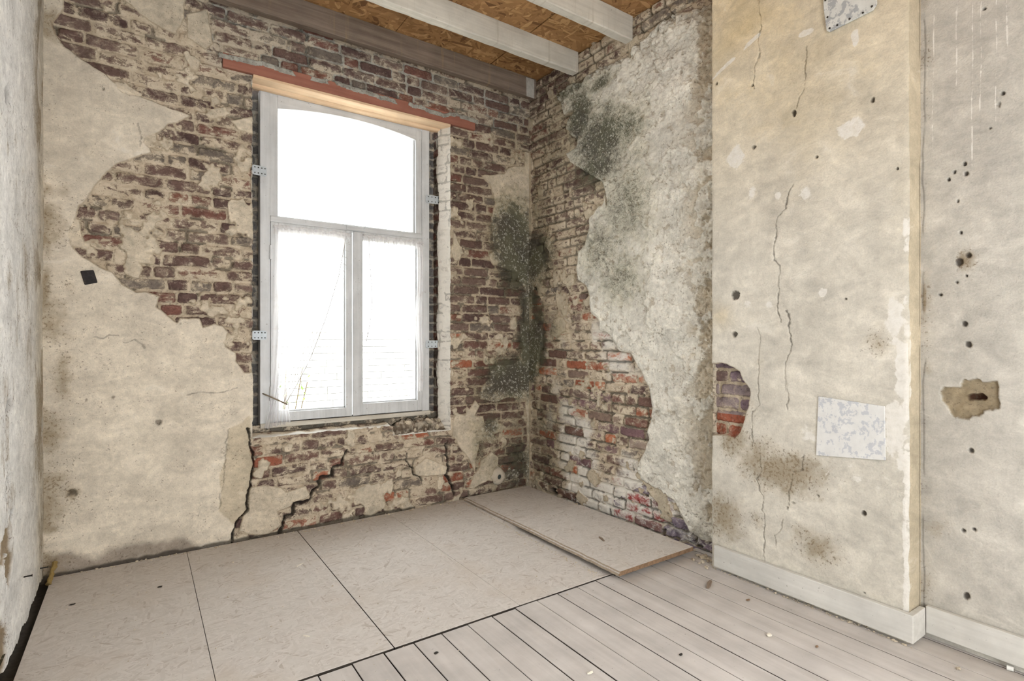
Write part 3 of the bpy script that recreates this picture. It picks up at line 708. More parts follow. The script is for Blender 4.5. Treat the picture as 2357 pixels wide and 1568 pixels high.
def build_back():
    W = Wall(); R = .0045
    us = np.concatenate([np.linspace(XL-.05, HX0, int((HX0-XL)/R)), np.linspace(HX0, HX1, int((HX1-HX0)/R)+1)[1:], np.linspace(HX1, 0.05, int(.76/R))[1:]])
    vs = np.concatenate([np.linspace(ZB, HZ0, int((HZ0-ZB)/R)), np.linspace(HZ0, LEDGE_HI, 17)[1:], np.linspace(LEDGE_HI, HZ1, int((HZ1-LEDGE_HI)/R))[1:], np.linspace(HZ1, ZT, int((ZT-HZ1)/R))[1:]])
    A, Z = np.meshgrid(us, vs, indexing='ij')
    h, at = back_field(A, Z)
    j0 = int(np.argmin(abs(us-HX0))); j1 = int(np.argmin(abs(us-HX1)))
    k0 = int(np.argmin(abs(vs-HZ0))); kh = int(np.argmin(abs(vs-LEDGE_HI))); k1 = int(np.argmin(abs(vs-HZ1)))
    js = int(np.argmin(abs(us-STEPX)))
    # soften and roughen the arrises of the opening
    d0 = np.abs(A-HX0); d1 = np.abs(A-HX1)
    zin = sstep(Z, HZ0-.02, HZ0)
    e0 = np.exp(-(d0/.009)**2)*zin*(Z < HZ1); e1 = np.exp(-(d1/.009)**2)*zin*(Z < HZ1)
    jit = (fbm(Z*0, Z, 26, 111, 4)-.5)*.016
    Ax = A+e0*jit*.8-e1*(fbm(Z*0+3, Z, 30, 113, 4)-.5)*.010
    hh = h-.007*(e0+e1)
    eb = np.exp(-(np.abs(Z-np.where(A < STEPX, LEDGE_HI, HZ0))/.010)**2)*(A > HX0)*(A < HX1)
    Zx = Z+eb*(fbm(A, A*0, 20, 115, 3)-.5)*.016
    hh = hh-.006*eb
    pos = np.stack([Ax, -hh, Zx], -1)
    keep = np.ones((len(us)-1, len(vs)-1), bool)
    keep[j0:js, kh:k1] = False
    keep[js:j1, k0:k1] = False
    W.patch(pos, at, keep)
    # right and left reveals, whitewashed brick
    for j, sgn, ks in ((j1, -1, k0), (j0, 1, kh)):
        edge = pos[j, ks:k1+1]
        ys = np.concatenate([[0], np.linspace(.018, .225, 48)])
        Y, Zr = np.meshgrid(ys, vs[ks:k1+1], indexing='ij')
        sd, b1, b2, b3, c = bricks(Y+3.7, Zr, 23)
        rn = sstep(sd, -.003, .009)
        hr = -.004*(1-rn)+.002*(b2-.5)*rn+.005*(fbm(Y, Zr, 14, 29, 3)-.5)
        inner = sstep(Y+.03*2*(fbm(Y*0, Zr, 6, 37, 3)-.5), .130, .150)      # broken back edge next to the frame
        hr = hr-.016*inner
        fade = sstep(Y, 0, .03)
        X = us[j]+sgn*hr*fade+(-.055*sstep(Y, 0, .14) if sgn < 0 else .012*sstep(Y, 0, .14))
        p = np.stack([X, Y, Zr], -1); p[0] = edge
        wht = (.80-.35*inner)*np.ones_like(Y)
        at2 = attrs(Y.shape, sd=sd, psd=-.1, lime=.62-.45*inner, brick=palette(b1, DARK), white=wht*(1-.8*inner), grey=.6*inner, crack=np.maximum(.6*inner*(fbm(Y, Zr, 20, 39, 3) > .52), .45*(sd < -.002)*(fbm(Y, Zr, 9, 43, 3) > .52)))
        W.patch(p if sgn < 0 else p, at2)
    # top of the broken ledge and its step
    xs = us[j0:j1+1]
    Xl, Yl = np.meshgrid(xs, np.concatenate([[0], np.linspace(.012, .235, 52)]), indexing='ij')
    lo = sstep(Xl, STEPX-.006, STEPX+.006)
    rub = fbm(Xl, Yl, 14, 121, 4)
    right = sstep(Xl, -1.22, -1.05)
    zt = LEDGE_HI*(1-lo)+HZ0*lo + .012*(rub-.5)*2*sstep(Yl, 0, .03) + right*sstep(Yl, .045, .115)*(.070+.03*(rub-.5)) + .01*sstep(Yl, .06, .13)
    zt = np.where((Xl < -1.40), zt, zt-.006)
    p = np.stack([Xl, Yl, zt], -1)
    for i, x in enumerate(xs):
        kk = kh if x < STEPX-1e-6 else k0
        p[i, 0] = pos[j0+i, kk]
    wl = (1-sstep(Yl, .06, .10))*(1-.3*right*sstep(Yl, .03, .05))
    sdl, b1, b2, b3, c = bricks(Xl, Yl*.6+.03, 27)
    rz = right*sstep(Yl, .028, .05)
    lum = fbm(Xl, Yl+zt*.8, 38, 125, 4, .6)
    p[:, 1:, 2] += (rz*.030*(lum-.45)*2)[:, 1:]
    tone = sstep(fbm(Xl, Yl+zt*.8, 40, 127, 3), .40, .60)[..., None]
    rubc = np.array((.17, .13, .095))*(1-tone)+np.array((.46, .40, .32))*tone
    at3 = attrs(Xl.shape, sd=sdl, psd=np.where(rz > .5, .1, -.1), lime=.62, white=wl*(1-rz), rough=1., dirt=sstep(Yl, .08, .13)*(1-rz), brick=palette(b1, DARK), crack=.8*sstep(Yl, .125, .15)+rz*.5*(lum < .42), plaster=rubc)
    W.patch(p, at3)
    # outer brick nibs behind the frame, seen through the gaps beside it
    for x0, x1, s in ((-2.35, -1.955, 201), (-.86, -.45, 203)):
        Xn, Zn = grid(x0, x1, .3, 3.0, .008)
        sd, b1, b2, b3, c = bricks(Xn, Zn, s)
        rn = sstep(sd, -.003, .009)
        hn = -.010*(1-rn)+.004*(b2-.5)+.006*(fbm(Xn, Zn, 20, s, 3)-.5)
        at4 = attrs(Xn.shape, sd=sd, psd=-.1, lime=.12+.25*b3, brick=np.stack([.14+0*b1, .135+0*b1, .13+0*b1], -1)*(.7+.6*b1[..., None]), grey=.8, crack=.15)
        W.patch(np.stack([Xn, .226-hn, Zn], -1), at4)
        xi = x1 if s == 201 else x0
        Yn, Zn = grid(.222, .34, .3, 3.0, .012)
        W.patch(np.stack([np.full(Yn.shape, xi), Yn, Zn], -1), attrs(Yn.shape, sd=.0, psd=-.1, lime=.3, grey=.8))
        Xo, Zo = grid(x0, x1, .3, 3.0, .1)
        W.patch(np.stack([Xo, np.full(Xo.shape, .34), Zo], -1), attrs(Xo.shape, sd=.01, psd=-.1, lime=.3))
    # masonry under and over the frame
    for z0, z1 in ((.30, .660), (2.80, 3.1)):
        Xn, Zn = grid(-2.10, -.66, z0, z1, .006)
        r_ = fbm(Xn, Zn, 18, 131, 4)
        W.patch(np.stack([Xn, .165-.03*(r_-.5)+.0*Xn, Zn], -1) if z0 < 1 else np.stack([Xn, .24+0*Xn, Zn], -1),
                attrs(Xn.shape, sd=(r_-.5)*.05, psd=-.1, lime=.42*(r_ > .5), brick=(.12, .10, .08), crack=.75*(r_ < .5), grey=.5))
    o = W.build('wall_back', M_WALL, flip=False)
    setp(o, kind='structure', label='crumbling brick window wall with its plaster fallen away')
    return o
build_back()

# ---------------------------------------------------------------- wall_right (between the corner and the chimney breast), and the recess beyond it
def right_field(a, z):
    sd, h1, h2, h3, c = bricks(a, z, 47)
    wob = .008*2*(fbm(a, z, 22, 141, 3)-.5)+.010*2*(fbm(a, z, 6, 145, 2)-.5)
    main = sdpoly(a, z, PL_RIGHT)+wob
    thin = np.full(a.shape, -.12)
    for p in (PR_MOULD, PR_COR, PR_PATCH): thin = np.maximum(thin, sdpoly(a, z, p)+wob)
    thin = np.maximum(thin, (fbm(a, z, 8, 161, 4, .55)-.66)*.16)
    thin = np.maximum(thin, np.where(z < 2.75, .018+a+.026*2*(fbm(a*0, z, 5, 65, 4)-.52), -.1))
    pall = np.maximum(main, thin); pm = sstep(pall, -.003, .003)
    reg = fbm(a, z, 3.4, 171, 3)
    lime = .46+.5*(reg-.5)+.28*(h3-.5)
    midz = sstep(z, 1.45, 1.2)*sstep(a, -.15, -.35)
    lime = lime+.12*midz+.07*sstep(z, 1.4, 1.7)
    white = .75*midz*sstep(reg, .40, .55)
    brick = palette(h1, DARK)
    wr = (z < 1.5) & (h2 < .60)
    brick = np.where(wr[..., None], palette(h1, WARM), brick)
    bl = (a < -.95) & (z < .62) & (z < .30-.62*(a+1.25))
    brick = np.where(bl[..., None], palette(h1, BLUE), brick)
    lime = np.where(bl, .26+.3*(h3-.5), lime)
    lime = np.where((h2 < .14) & wr, .05, lime)
    rn = sstep(sd, -.003, .009)
    hb = -.020+.005*(h2-.5)*2+.004*(fbm(a, z, 30, 133, 3)-.5)*2
    hm = -.030-.006*fbm(a, z, 16, 137, 3)
    hw = hm*(1-rn)+hb*rn
    # thick lumpy old render
    rg = fbm(a, z, 9, 151, 5, .6); rg2 = fbm(a, z, 26, 155, 4, .6)
    ledge = sstep(fbm(a, z, 6, 157, 5, .62), .50, .515)
    rg3 = fbm(a, z, 58, 159, 3, .6)
    rz = .16+.62*sstep(fbm(a, z, 2.6, 163, 3), .38, .60)+.5*sstep(a, -1.55, -1.78)
    hp = .014*(rg-.5)*2+rz*(.009*(rg2-.5)*2+.006*(rg3-.5)*2)+.010*ledge
    hp = hp*sstep(main, -.002, .03)+(-.004)*(1-sstep(main, -.002, .03))
    hpl = np.where(main > thin, hp, -.012+.003*(rg-.5)*2)
    h = hw*(1-pm)+hpl*pm
    # rubbly broken top edge under the joists
    top = sstep(main, .10, .0)*sstep(z, 2.9, 3.1)*(main > 0)
    h -= .02*top*(rg2 < .5)
    low = sstep(z+.04*(rg-.5), .16, .03)*(a < -1.35)
    h -= .03*low*(rg2 < .55)
    crack = np.zeros_like(a)
    openj = (fbm(a, z, 9, 195, 3) > .56) & (sd < -.001) & (pall < -.004)
    h = np.where(openj, h-.012, h); crack = np.maximum(crack, openj*.65)
    crack = np.maximum(crack, .72*sstep(sd, .002, -.004)*sstep(z, 1.3, 1.7)*sstep(fbm(a, z, 6, 197, 3), .36, .5)*(pall < -.002))
    dh = np.hypot((a+.30)/.045, (z-.025)/.03)
    crack = np.maximum(crack, sstep(dh, 1.1, .7)); h -= .05*sstep(dh, 1.1, .6)
    plaster = np.zeros(a.shape+(3,)); plaster[:] = (.72, .69, .61)
    ed = (sstep(a, -1.42, -1.76)*sstep(fbm(a, z, 7, 165, 5, .6)+.12*sstep(a, -1.6, -1.8), .50, .53))[..., None]
    h = h-.012*ed[..., 0]*pm
    plaster = plaster*(1-ed*.7)+np.array((.45, .365, .245))*ed*.7
    plaster = plaster*(1-.07*(1-ledge))[..., None]
    pit = sstep(rg2, .34, .26)[..., None]*.5
    plaster = plaster*(1-pit)+np.array((.36, .29, .20))*pit
    tt = (thin > main)[..., None]
    plaster = np.where(tt, np.array((.53, .46, .35)), plaster)
    mould = blobs(a, z, [(x, y, rx*1.18, ry*1.12, q*1.05) for x, y, rx, ry, q in MB_RIGHT])
    dirt = .25*(rg2 < .40)*pm + .3*top
    wh = white*(1-pm)+pm*.22*sstep(rg, .55, .7)
    return h, attrs(a.shape, sd=sd, psd=pall, lime=lime, mould=mould, brick=brick, crack=crack, plaster=plaster, dirt=dirt, white=wh, rough=.35+.35*pm)

def recess_field(a, z):
    h = .003*(fbm(a, z, 2, 211, 3)-.5)*2+.001*(fbm(a, z, 25, 213, 3)-.5)*2
    plaster = np.zeros(a.shape+(3,)); plaster[:] = (.51, .485, .435)
    v = fbm(a*3, z*.5, 4, 215, 4)
    plaster *= (.93+.14*v)[..., None]
    hole = sstep(blobs(a, z, HO_RC)+.35*(fbm(a, z, 90, 217, 2)-.5), .28, .55)
    h -= .010*hole
    st = blobs(a, z, ST_RC)
    rc = sdpoly(a, z, RC_HOLE)+.014*2*(fbm(a, z, 22, 219, 5, .6)-.5)
    rm = sstep(rc, -.002, .003)
    h -= rm*(.010+.006*fbm(a, z, 40, 221, 3))
    plaster = plaster*(1-rm[..., None])+np.array((.30, .245, .165))*rm[..., None]*(.7+.6*fbm(a, z, 50, 223, 3))[..., None]
    sl = sstep(sdpoly(a, z, RC_SLOT)+.003*2*(fbm(a, z, 60, 225, 2)-.5), -.001, .002)
    h -= .035*sl
    plaster = plaster*(1-sl[..., None])+np.array((.10, .045, .03))*sl[..., None]
    crack = .55*sstep(np.abs(a+2.722+.010*2*(fbm(a*0, z, 8, 227, 3)-.5)), .0045, .0005)*sstep(fbm(a*0, z, 5, 229, 3), .42, .56)
    dirt = np.maximum(st*.9, .5*sstep(a, -2.80, -2.72)*fbm(a, z, 8, 231, 3)*1.4)
    dirt = np.maximum(dirt, .4*rm)
    wht = np.zeros_like(a)
    for (y0, zt, zb) in ((-2.757, 3.3, 2.25), (-2.755, 2.3, 1.9), (-2.83, 3.3, 2.1), (-2.88, 3.2, 1.8), (-2.905, 2.6, 2.0), (-2.95, 2.9, 1.95), (-2.98, 2.7, 2.2)):
        d = np.abs(a-y0+.01*2*(fbm(a*0, z, 3, 233, 3)-.5))
        wht = np.maximum(wht, .55*sstep(d, .005, .001)*sstep(z, zb, zb+.1)*(z < zt))
    return h, attrs(a.shape, psd=.2, plaster=plaster, crack=crack, dirt=dirt, hole=hole, white=wht)

BX = -.12               # face of the chimney breast
BY0, BY1 = -1.817, -2.712
def build_right():
    W = Wall()
    A, Z = grid(.05, -1.84, ZB, ZT, .0045)
    h, at = right_field(A, Z)
    W.patch(np.stack([-h, A, Z], -1), at)
    setp(W.build('wall_right', M_WALL, flip=True), kind='structure', label='rough plaster and bare brick wall right of the corner')
    W = Wall()
    A, Z = grid(BY1+.02, -3.25, ZB, ZT, .0034)
    h, at = recess_field(A, Z)
    W.patch(np.stack([-h, A, Z], -1), at)
    A, Z = grid(-3.25, -4.6, ZB, ZT, .03)
    h, at = recess_field(A, Z)
    W.patch(np.stack([-h, A, Z], -1), at, ~((A < -3.44) & (A > -4.5) & (Z < 2.6))[:-1, :-1])  # doorway added out of view to let fill daylight across the room
    for y in (-3.47, -4.5):
        X, Zr = grid(-.01, .2, ZB, 2.62, .05)
        W.patch(np.stack([X, y+0*X, Zr], -1), attrs(X.shape, psd=.2, plaster=(.62, .57, .48)))
    setp(W.build('wall_recess', M_WALL, flip=True), kind='structure', label='plain cream plaster wall right of the chimney breast')
build_right()

# ---------------------------------------------------------------- chimney breast
def breast_field(a, z):
    h = .004*(fbm(a, z, 1.8, 241, 3)-.5)*2+.0010*(fbm(a, z, 22, 243, 3)-.5)*2
    plaster = np.zeros(a.shape+(3,)); plaster[:] = (.605, .57, .495)
    oc = np.clip(blobs(a, z, OC_BR)*(.55+.9*(fbm(a, z, 5, 245, 4)-.2)), 0, 1)[..., None]
    oc = np.maximum(oc, (.55*sstep(z, 1.5, 2.8))[..., None])
    plaster = plaster*(1-oc*.9)+np.array((.65, .53, .325))*oc*.9
    cj = .003*2*(fbm(a, z, 40, 247, 3)-.5)
    crack = np.zeros_like(a)
    for pts, w, s in ((BC_A, .0022, .7), (BC_B, .002, .65), (BC_C, .0034, .9), (BC_D, .0038, .95), (BC_E, .0022, .6), (BC_F, .0026, .7), (BC_G, .0026, .7), (BC_H, .002, .6)):
        d = dline(a, z, pts)+cj
        crack = np.maximum(crack, .85*s*sstep(d, w+.0004, w*.2)*(.30+.65*sstep(fbm(a, z, 14, 248, 3), .34, .5))); h -= .004*sstep(d, w*2, w*.3)
    hole = sstep(blobs(a, z, HO_BR)+.30*(fbm(a, z, 90, 249, 2)-.5), .36, .62)
    h -= .012*hole
    dirt = blobs(a, z, [(x, y, rx*1.45, ry*1.45, q) for x, y, rx, ry, q in MB_BR])*1.1
    dirt = np.maximum(dirt, .30*sstep(z, .22, .10))
    wht = blobs(a, z, WH_BR)
    edge = sstep(a, BY1+.035, BY1+.012)
    wht = np.maximum(wht, edge*(.15+.5*sstep(fbm(a, z, 6, 251, 4), .42, .6)))
    seam = np.abs((z-2.845)+.75*(a+1.83)*-1.0+0)      # pale diagonal streak near the top left corner
    wht = np.maximum(wht, .75*sstep(np.abs(z-(2.60-(a+1.83)*.42)), .022, .006)*(a > -2.09)*sstep(fbm(a, z, 9, 253, 3), .35, .5))
    # broken-out corner showing brick
    ho = sdpoly(a, z, BR_HOLE)+.006*2*(fbm(a, z, 30, 255, 3)-.5)
    hmk = sstep(ho, -.002, .003)
    sd, h1, h2, h3, c = bricks(a+.03, z+.01, 67)
    rn = sstep(sd, -.003, .009)
    hb = -.035-.012*(1-rn)+.006*(fbm(a, z, 30, 257, 3)-.5)*2
    h = h*(1-hmk)+hb*hmk
    psd = -ho
    brick = np.where((z < .815)[..., None], np.array((.27, .085, .05)), palette(h1, [(1, (.15, .10, .09)), (1, (.16, .115, .135)), (1, (.22, .175, .175))]))
    return h, attrs(a.shape, sd=sd, psd=psd, lime=.24, brick=brick, plaster=plaster, crack=crack, dirt=dirt, hole=hole, white=wht)

def build_breast():
    W = Wall()
    A, Z = grid(BY0, BY1, ZB, ZT, .0031)
    h, at = breast_field(A, Z)
    e = np.exp(-(np.abs(A-BY1)/.008)**2); e2 = np.exp(-(np.abs(A-BY0)/.006)**2)
    jit = (fbm(A*0, Z, 18, 261, 4)-.5)*.010
    pos = np.stack([BX-h+.003*e+.002*e2, A+e*jit+e2*jit*.8, Z], -1)
    W.patch(pos, at)
    for j, y, sg in ((pos.shape[0]-1, BY1, -1), (0, BY0, 1)):
        xs = np.concatenate([[0], np.linspace(BX+.006, .02, 26)])
        X, Zr = np.meshgrid(xs, Z[0], indexing='ij')
        hr = .003*(fbm(X, Zr, 8, 263, 3)-.5)
        p = np.stack([X, y+sg*hr*sstep(X, BX, BX+.02), Zr], -1); p[0] = pos[j]
        pl = np.zeros(X.shape+(3,)); pl[:] = (.53, .46, .345)
        if sg < 0:
            ck = .8*sstep(np.abs(X+.012+.006*(fbm(X*0, Zr, 7, 265, 3)-.5)), .005, .001)*sstep(fbm(X*0, Zr, 5, 267, 3), .4, .5)
            at2 = attrs(X.shape, psd=.2, plaster=pl, crack=ck, white=.5*sstep(Zr, 1.35, 1.2)*sstep(Zr, .8, 1.0)*sstep(X, -.07, -.11), dirt=.35*sstep(X, -.03, 0))
        else:
            at2 = attrs(X.shape, psd=.2, plaster=(.56, .49, .38), dirt=.3, rough=1.)
        W.patch(p, at2)
    setp(W.build('wall_chimney', M_WALL, flip=True), kind='structure', label='projecting chimney breast with yellowed cracked plaster')
build_breast()

# ---------------------------------------------------------------- wall_left
def left_field(a, z):
    h = .006*(fbm(a, z, 1.6, 271, 3)-.5)*2+.002*(fbm(a, z, 14, 273, 4)-.5)*2
    plaster = np.zeros(a.shape+(3,)); plaster[:] = (.74, .73, .70)
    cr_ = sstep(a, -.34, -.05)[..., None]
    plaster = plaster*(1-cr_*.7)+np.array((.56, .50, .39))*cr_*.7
    streak = fbm(a*1.2, z*.35, 14, 275, 4)
    dirt = blobs(a, z, ST_LEFT)*(.5+1.0*(fbm(a, z*.4, 22, 277, 3)-.2))
    dirt = np.maximum(dirt, .55*sstep(streak, .56, .70)*sstep(fbm(a, z, 3, 279, 3), .38, .6))
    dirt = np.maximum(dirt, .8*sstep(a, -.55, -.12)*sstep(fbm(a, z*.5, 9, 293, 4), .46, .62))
    hole = sstep(blobs(a, z, HO_LEFT)+.3*(fbm(a, z, 50, 281, 2)-.5), .25, .6)
    h -= .012*hole
    bare = sstep(blobs(a, z, [(-.907, .47, .05, .05, 1), (-.88, .37, .06, .06, 1), (-1.03, .10, .09, .09, 1.2), (-.99, .45, .05, .05, 1)])+.6*(fbm(a, z, 22, 283, 3)-.5), .42, .48)
    h -= .010*bare
    plaster = plaster*(1-bare[..., None])+np.array((.30, .235, .16))*bare[..., None]
    crack = .6*sstep(np.abs(a+.93+.02*(fbm(a*0, z, 5, 285, 3)-.5)), .006, .001)*(z < .95)*(z > .2)
    crack = np.maximum(crack, .5*sstep(np.abs(a+.055+.03*(fbm(a*0, z, 6, 287, 3)-.5)), .010, .001)*sstep(fbm(a*0, z, 4, 289, 3), .42, .55))
    h -= .01*crack
    return h, attrs(a.shape, psd=.2, plaster=plaster, dirt=dirt, hole=hole*.6, crack=crack, white=.25, rough=.7)

def build_left():
    W = Wall()
    A, Z = grid(.04, -1.25, .012, ZT, .0052)
    h, at = left_field(A, Z)
    # ragged lower edge above the gap
    Zx = Z+np.where(Z < .10, (fbm(A, A*0, 14, 291, 4)-.45)*.05*(1-Z/.10), 0)
    W.patch(np.stack([XL+h, A, Zx], -1), at)
    A, Z = grid(-1.25, -4.6, .012, ZT, .03)
    h, at = left_field(A, Z)
    W.patch(np.stack([XL+h, A, Z], -1), at)
    A, Z = grid(.03, -4.6, -.12, .06, .06)
    W.patch(np.stack([XL-.03+0*A, A, Z], -1), attrs(A.shape, psd=.2, plaster=(.06, .055, .035)))
    A, T = grid(.03, -4.6, 0, 1, .5)
    W.patch(np.stack([XL-.032+.03*T, A, .06+0*A], -1), attrs(A.shape, psd=.2, plaster=(.06, .055, .035)))
    setp(W.build('wall_left', M_WALL, flip=False), kind='structure', label='whitewashed plaster wall at the left edge')
build_left()

# ---------------------------------------------------------------- wall_rear, behind the camera, with an unseen doorway added to let in fill light
def build_rear():
    W = Wall()
    for x0, x1, z0, z1 in ((XL-.05, DX0, -.05, ZT+.02), (DX0, DX1, DZ, ZT+.02), (DX1, .05, -.05, ZT+.02)):
        A, Z = grid(x0, x1, z0, z1, .05)
        W.patch(np.stack([A, -4.6+0*A, Z], -1), attrs(A.shape, psd=.2, plaster=(.62, .57, .48)))
        W.patch(np.stack([A, -4.75+0*A, Z], -1), attrs(A.shape, psd=.2, plaster=(.62, .57, .48)))
    for x in (DX0, DX1):
        A, Z = grid(-4.6, -4.75, -.05, DZ, .05)
        W.patch(np.stack([x+0*A, A, Z], -1), attrs(A.shape, psd=.2, plaster=(.62, .57, .48)))
    setp(W.build('wall_rear', M_WALL), kind='structure', label='plaster wall behind the camera with a doorway added for fill light')
DX0, DX1, DZ = -2.3, -1.1, 2.5
build_rear()

# ---------------------------------------------------------------- ceiling and floor
o = obj('ceiling', B((XL-.1, -1.192, -4.6, .1, ZT, ZT+.02), (-1.188, -.428, -4.6, .1, ZT, ZT+.02), (-.418, .1, -4.6, .1, ZT, ZT+.02), (XL-.1, .1, -4.6, .1, ZT+.025, ZT+.06)), M_OSB, kind='structure', label='brown strand board ceiling above the joists')
bm = bmesh.new()
rng = random.Random(5)
x = -.998-.1228*17
k = 0
while x < 0.02:
    x1 = min(x+.1228, .03)
    y_end = -1.598 if x < -.66 else -1.604
    dz = rng.uniform(-.0012, .0012)
    if x1 > XL: box(bm, max(x, XL+.02)+.0021, x1-.0021, -4.6, y_end+(rng.uniform(-.004, .002)), -.022, dz)
    x = x1; k += 1
box(bm, XL-.1, .15, -4.7, .2, -.11, -.030)
fl = setp(obj('floor', bm, M_PLANK, bevel=.0015, segs=1), kind='structure', label='dusty pale plank floor in the foreground')
fl.data.materials.append(M_SUB_SHADE)
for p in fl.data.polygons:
    if p.center.z < -.024 or abs(p.normal.z) < .5: p.material_index = 1  # subfloor and plank sides coloured near black as shade in the seams
PANELS = [(-2.997, -2.4105, 'leftmost dusty strand board floor panel beside the left wall'),
          (-2.4085, -1.8125, 'dusty strand board floor panel below the left half of the window, second from left wall'),
          (-1.8085, -1.2115, 'dusty strand board floor panel in the middle, between the dark seam and the faint seam'),
          (-1.2105, -.60, 'dusty strand board floor panel partly under the loose raised boards')]
for x0, x1, lab in PANELS:
    bm = bmesh.new()
    nx, ny = 2, 40
    ys = np.linspace(-1.587, -.012, ny)
    rr = random.Random(int(-x0*100))
    box(bm, x0, x1, -1.587, -.012, -.022, .001)
    pn = obj('floor_panel', bm, M_FLOORB, bevel=.0012, segs=1, label=lab, cat='floor panel', group='strand board floor panels')
    pn.data.materials.append(M_SUB_SHADE)
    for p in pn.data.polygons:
        if abs(p.normal.z) < .5: p.material_index = 1  # panel sides coloured dark too, shade painted into the joints

def loose_board(name, x0, x1, y0, y1, z0, z1, tilt, label, lip):
    bm = bmesh.new()
    n = 24
    ys = [y0+(y1-y0)*i/n for i in range(n+1)]
    r_ = random.Random(int(y0*1000))
    rings = []
    for y in ys:
        jl = r_.uniform(-.003, .003)
        t = tilt*(y-y0)
        prof = [(x0+jl, z0), (x1, z0), (x1, z1), (x0+lip+jl, z1), (x0+lip+jl, z1-.008), (x0+jl, z1-.009)]
        rings.append([bm.verts.new((px, y, pz+t)) for px, pz in prof])
    for i in range(n):
        for k in range(6):
            bm.faces.new([rings[i][k], rings[i][(k+1) % 6], rings[i+1][(k+1) % 6], rings[i+1][k]])
    bm.faces.new(rings[0]); bm.faces.new(rings[-1][::-1])
    o = obj(name, bm, M_FLOORB, label=label, cat='board', group='loose strand boards in the corner')
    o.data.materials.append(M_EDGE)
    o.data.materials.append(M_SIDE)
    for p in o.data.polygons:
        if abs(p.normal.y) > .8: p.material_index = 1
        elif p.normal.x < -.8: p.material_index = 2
    return o
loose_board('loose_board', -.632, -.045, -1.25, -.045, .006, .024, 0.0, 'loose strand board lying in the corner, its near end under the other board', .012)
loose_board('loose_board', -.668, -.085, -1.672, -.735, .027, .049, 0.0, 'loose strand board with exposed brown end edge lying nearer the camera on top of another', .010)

# ---------------------------------------------------------------- ceiling beams
def beam(x0, x1, y0, y1, z0, z1, mat, seed, label):
    bm = bmesh.new(); n = 60; r_ = np.random.RandomState(seed)
    rings = []
    for i in range(n+1):
        x = x0+(x1-x0)*i/n
        j = r_.uniform(-.0022, .0022, 6)
        c = .006
        prof = [(y0+j[0], z0+c), (y0+c, z0+j[1]), (y1-c, z0+j[2]), (y1+j[3], z0+c), (y1, z1), (y0+j[0]*.4, z1)]
        rings.append([bm.verts.new((x, py, pz)) for py, pz in prof])
    for i in range(n):
        for k in range(6):
            bm.faces.new([rings[i][k], rings[i][(k+1) % 6], rings[i+1][(k+1) % 6], rings[i+1][k]])
    bm.faces.new(rings[0]); bm.faces.new(rings[-1][::-1])
    return obj('ceiling_joist', bm, mat, label=label, cat='joist', group='ceiling joists')
b1 = beam(XL+.008, .012, -.092, -.030, 3.158, ZT-.001, M_BEAM, 1, 'bare brown wooden joist along the top of the window wall')
b2 = beam(XL+.008, .012, -.600, -.534, 3.160, ZT-.001, M_WBEAM, 2, 'whitewashed wooden joist in the middle, second from the window wall')
b3 = beam(XL+.008, .012, -1.132, -1.066, 3.155, ZT-.001, M_WBEAM, 3, 'whitewashed wooden joist third from the window wall, at the top edge')
bm = B((-.085, -.012, -.097, -.0925, 3.150, 3.30))
for v in bm.verts: v.co.x += random.Random(int(v.co.z*9e3)).uniform(-.012, .008) if v.co.x < -.05 else 0
obj('plaster_dab', bm, mat_plain('grey_dab', (.44, .42, .38)), b1, label='pale plaster patch on the joist end')

# ---------------------------------------------------------------- lintel and soffit boards over the window
lin = empty('lintel', (-1.36, .0, 2.815), label='red painted lintel with new pine boards underneath, over the window', cat='lintel')
obj('lintel_beam', B((-2.226, -.502, .004, .10, 2.817, 2.90)), M_RED, lin, bevel=.003)
obj('soffit_board', B((HX0+.004, HX1-.004, .006, .098, 2.800, 2.8165)), M_PINE, lin, bevel=.002, label='flat pale pine board')
bm = bmesh.new()
prof = [(.101, 2.817), (.101, 2.802), (.107, 2.793), (.120, 2.787), (.140, 2.785), (.158, 2.790), (.160, 2.817)]
ra = [bm.verts.new((HX0+.006, y, z)) for y, z in prof]; rb = [bm.verts.new((HX1-.006, y, z)) for y, z in prof]
bm.faces.new(ra); bm.faces.new(rb[::-1])
for i in range(len(prof)): bm.faces.new([ra[i], rb[i], rb[(i+1) % 7], ra[(i+1) % 7]])
obj('soffit_board', bm, M_PINE, lin, bevel=.001, label='rounded pine board beside the frame')

# ---------------------------------------------------------------- window_1
FX0, FX1, FZ0, FZ1 = -2.0, -.82, .640, 2.800
JW = .060
GX0, GX1 = -1.893, -.928
win = empty('window_1', (-1.41, .18, FZ0), kind='structure', label='old grey-white casement window with arched top light')
FY0, FY1 = .150, .222
fr = obj('frame', B((FX0, FX0+JW, FY0, FY1, FZ0+.03, FZ1), (FX1-JW, FX1, FY0, FY1, FZ0+.03, FZ1), (FX0+JW, FX1-JW, FY0+.02, FY1, 2.775, FZ1)), M_PAINT, win, bevel=.003)
obj('sill_rail', B((FX0, FX1+.005, FY0-.012, FY1+.03, FZ0, FZ0+.030)), M_SILL, win, bevel=.004)
obj('weather_strip', B((FX0+.02, FX1-.02, FY0+.02, FY1, FZ0+.030, FZ0+.036)), M_DARK, win)
obj('transom', B((FX0+JW, FX1-JW, FY0-.004, FY1, 1.962, 2.002)), M_PAINTX, win, bevel=.006)
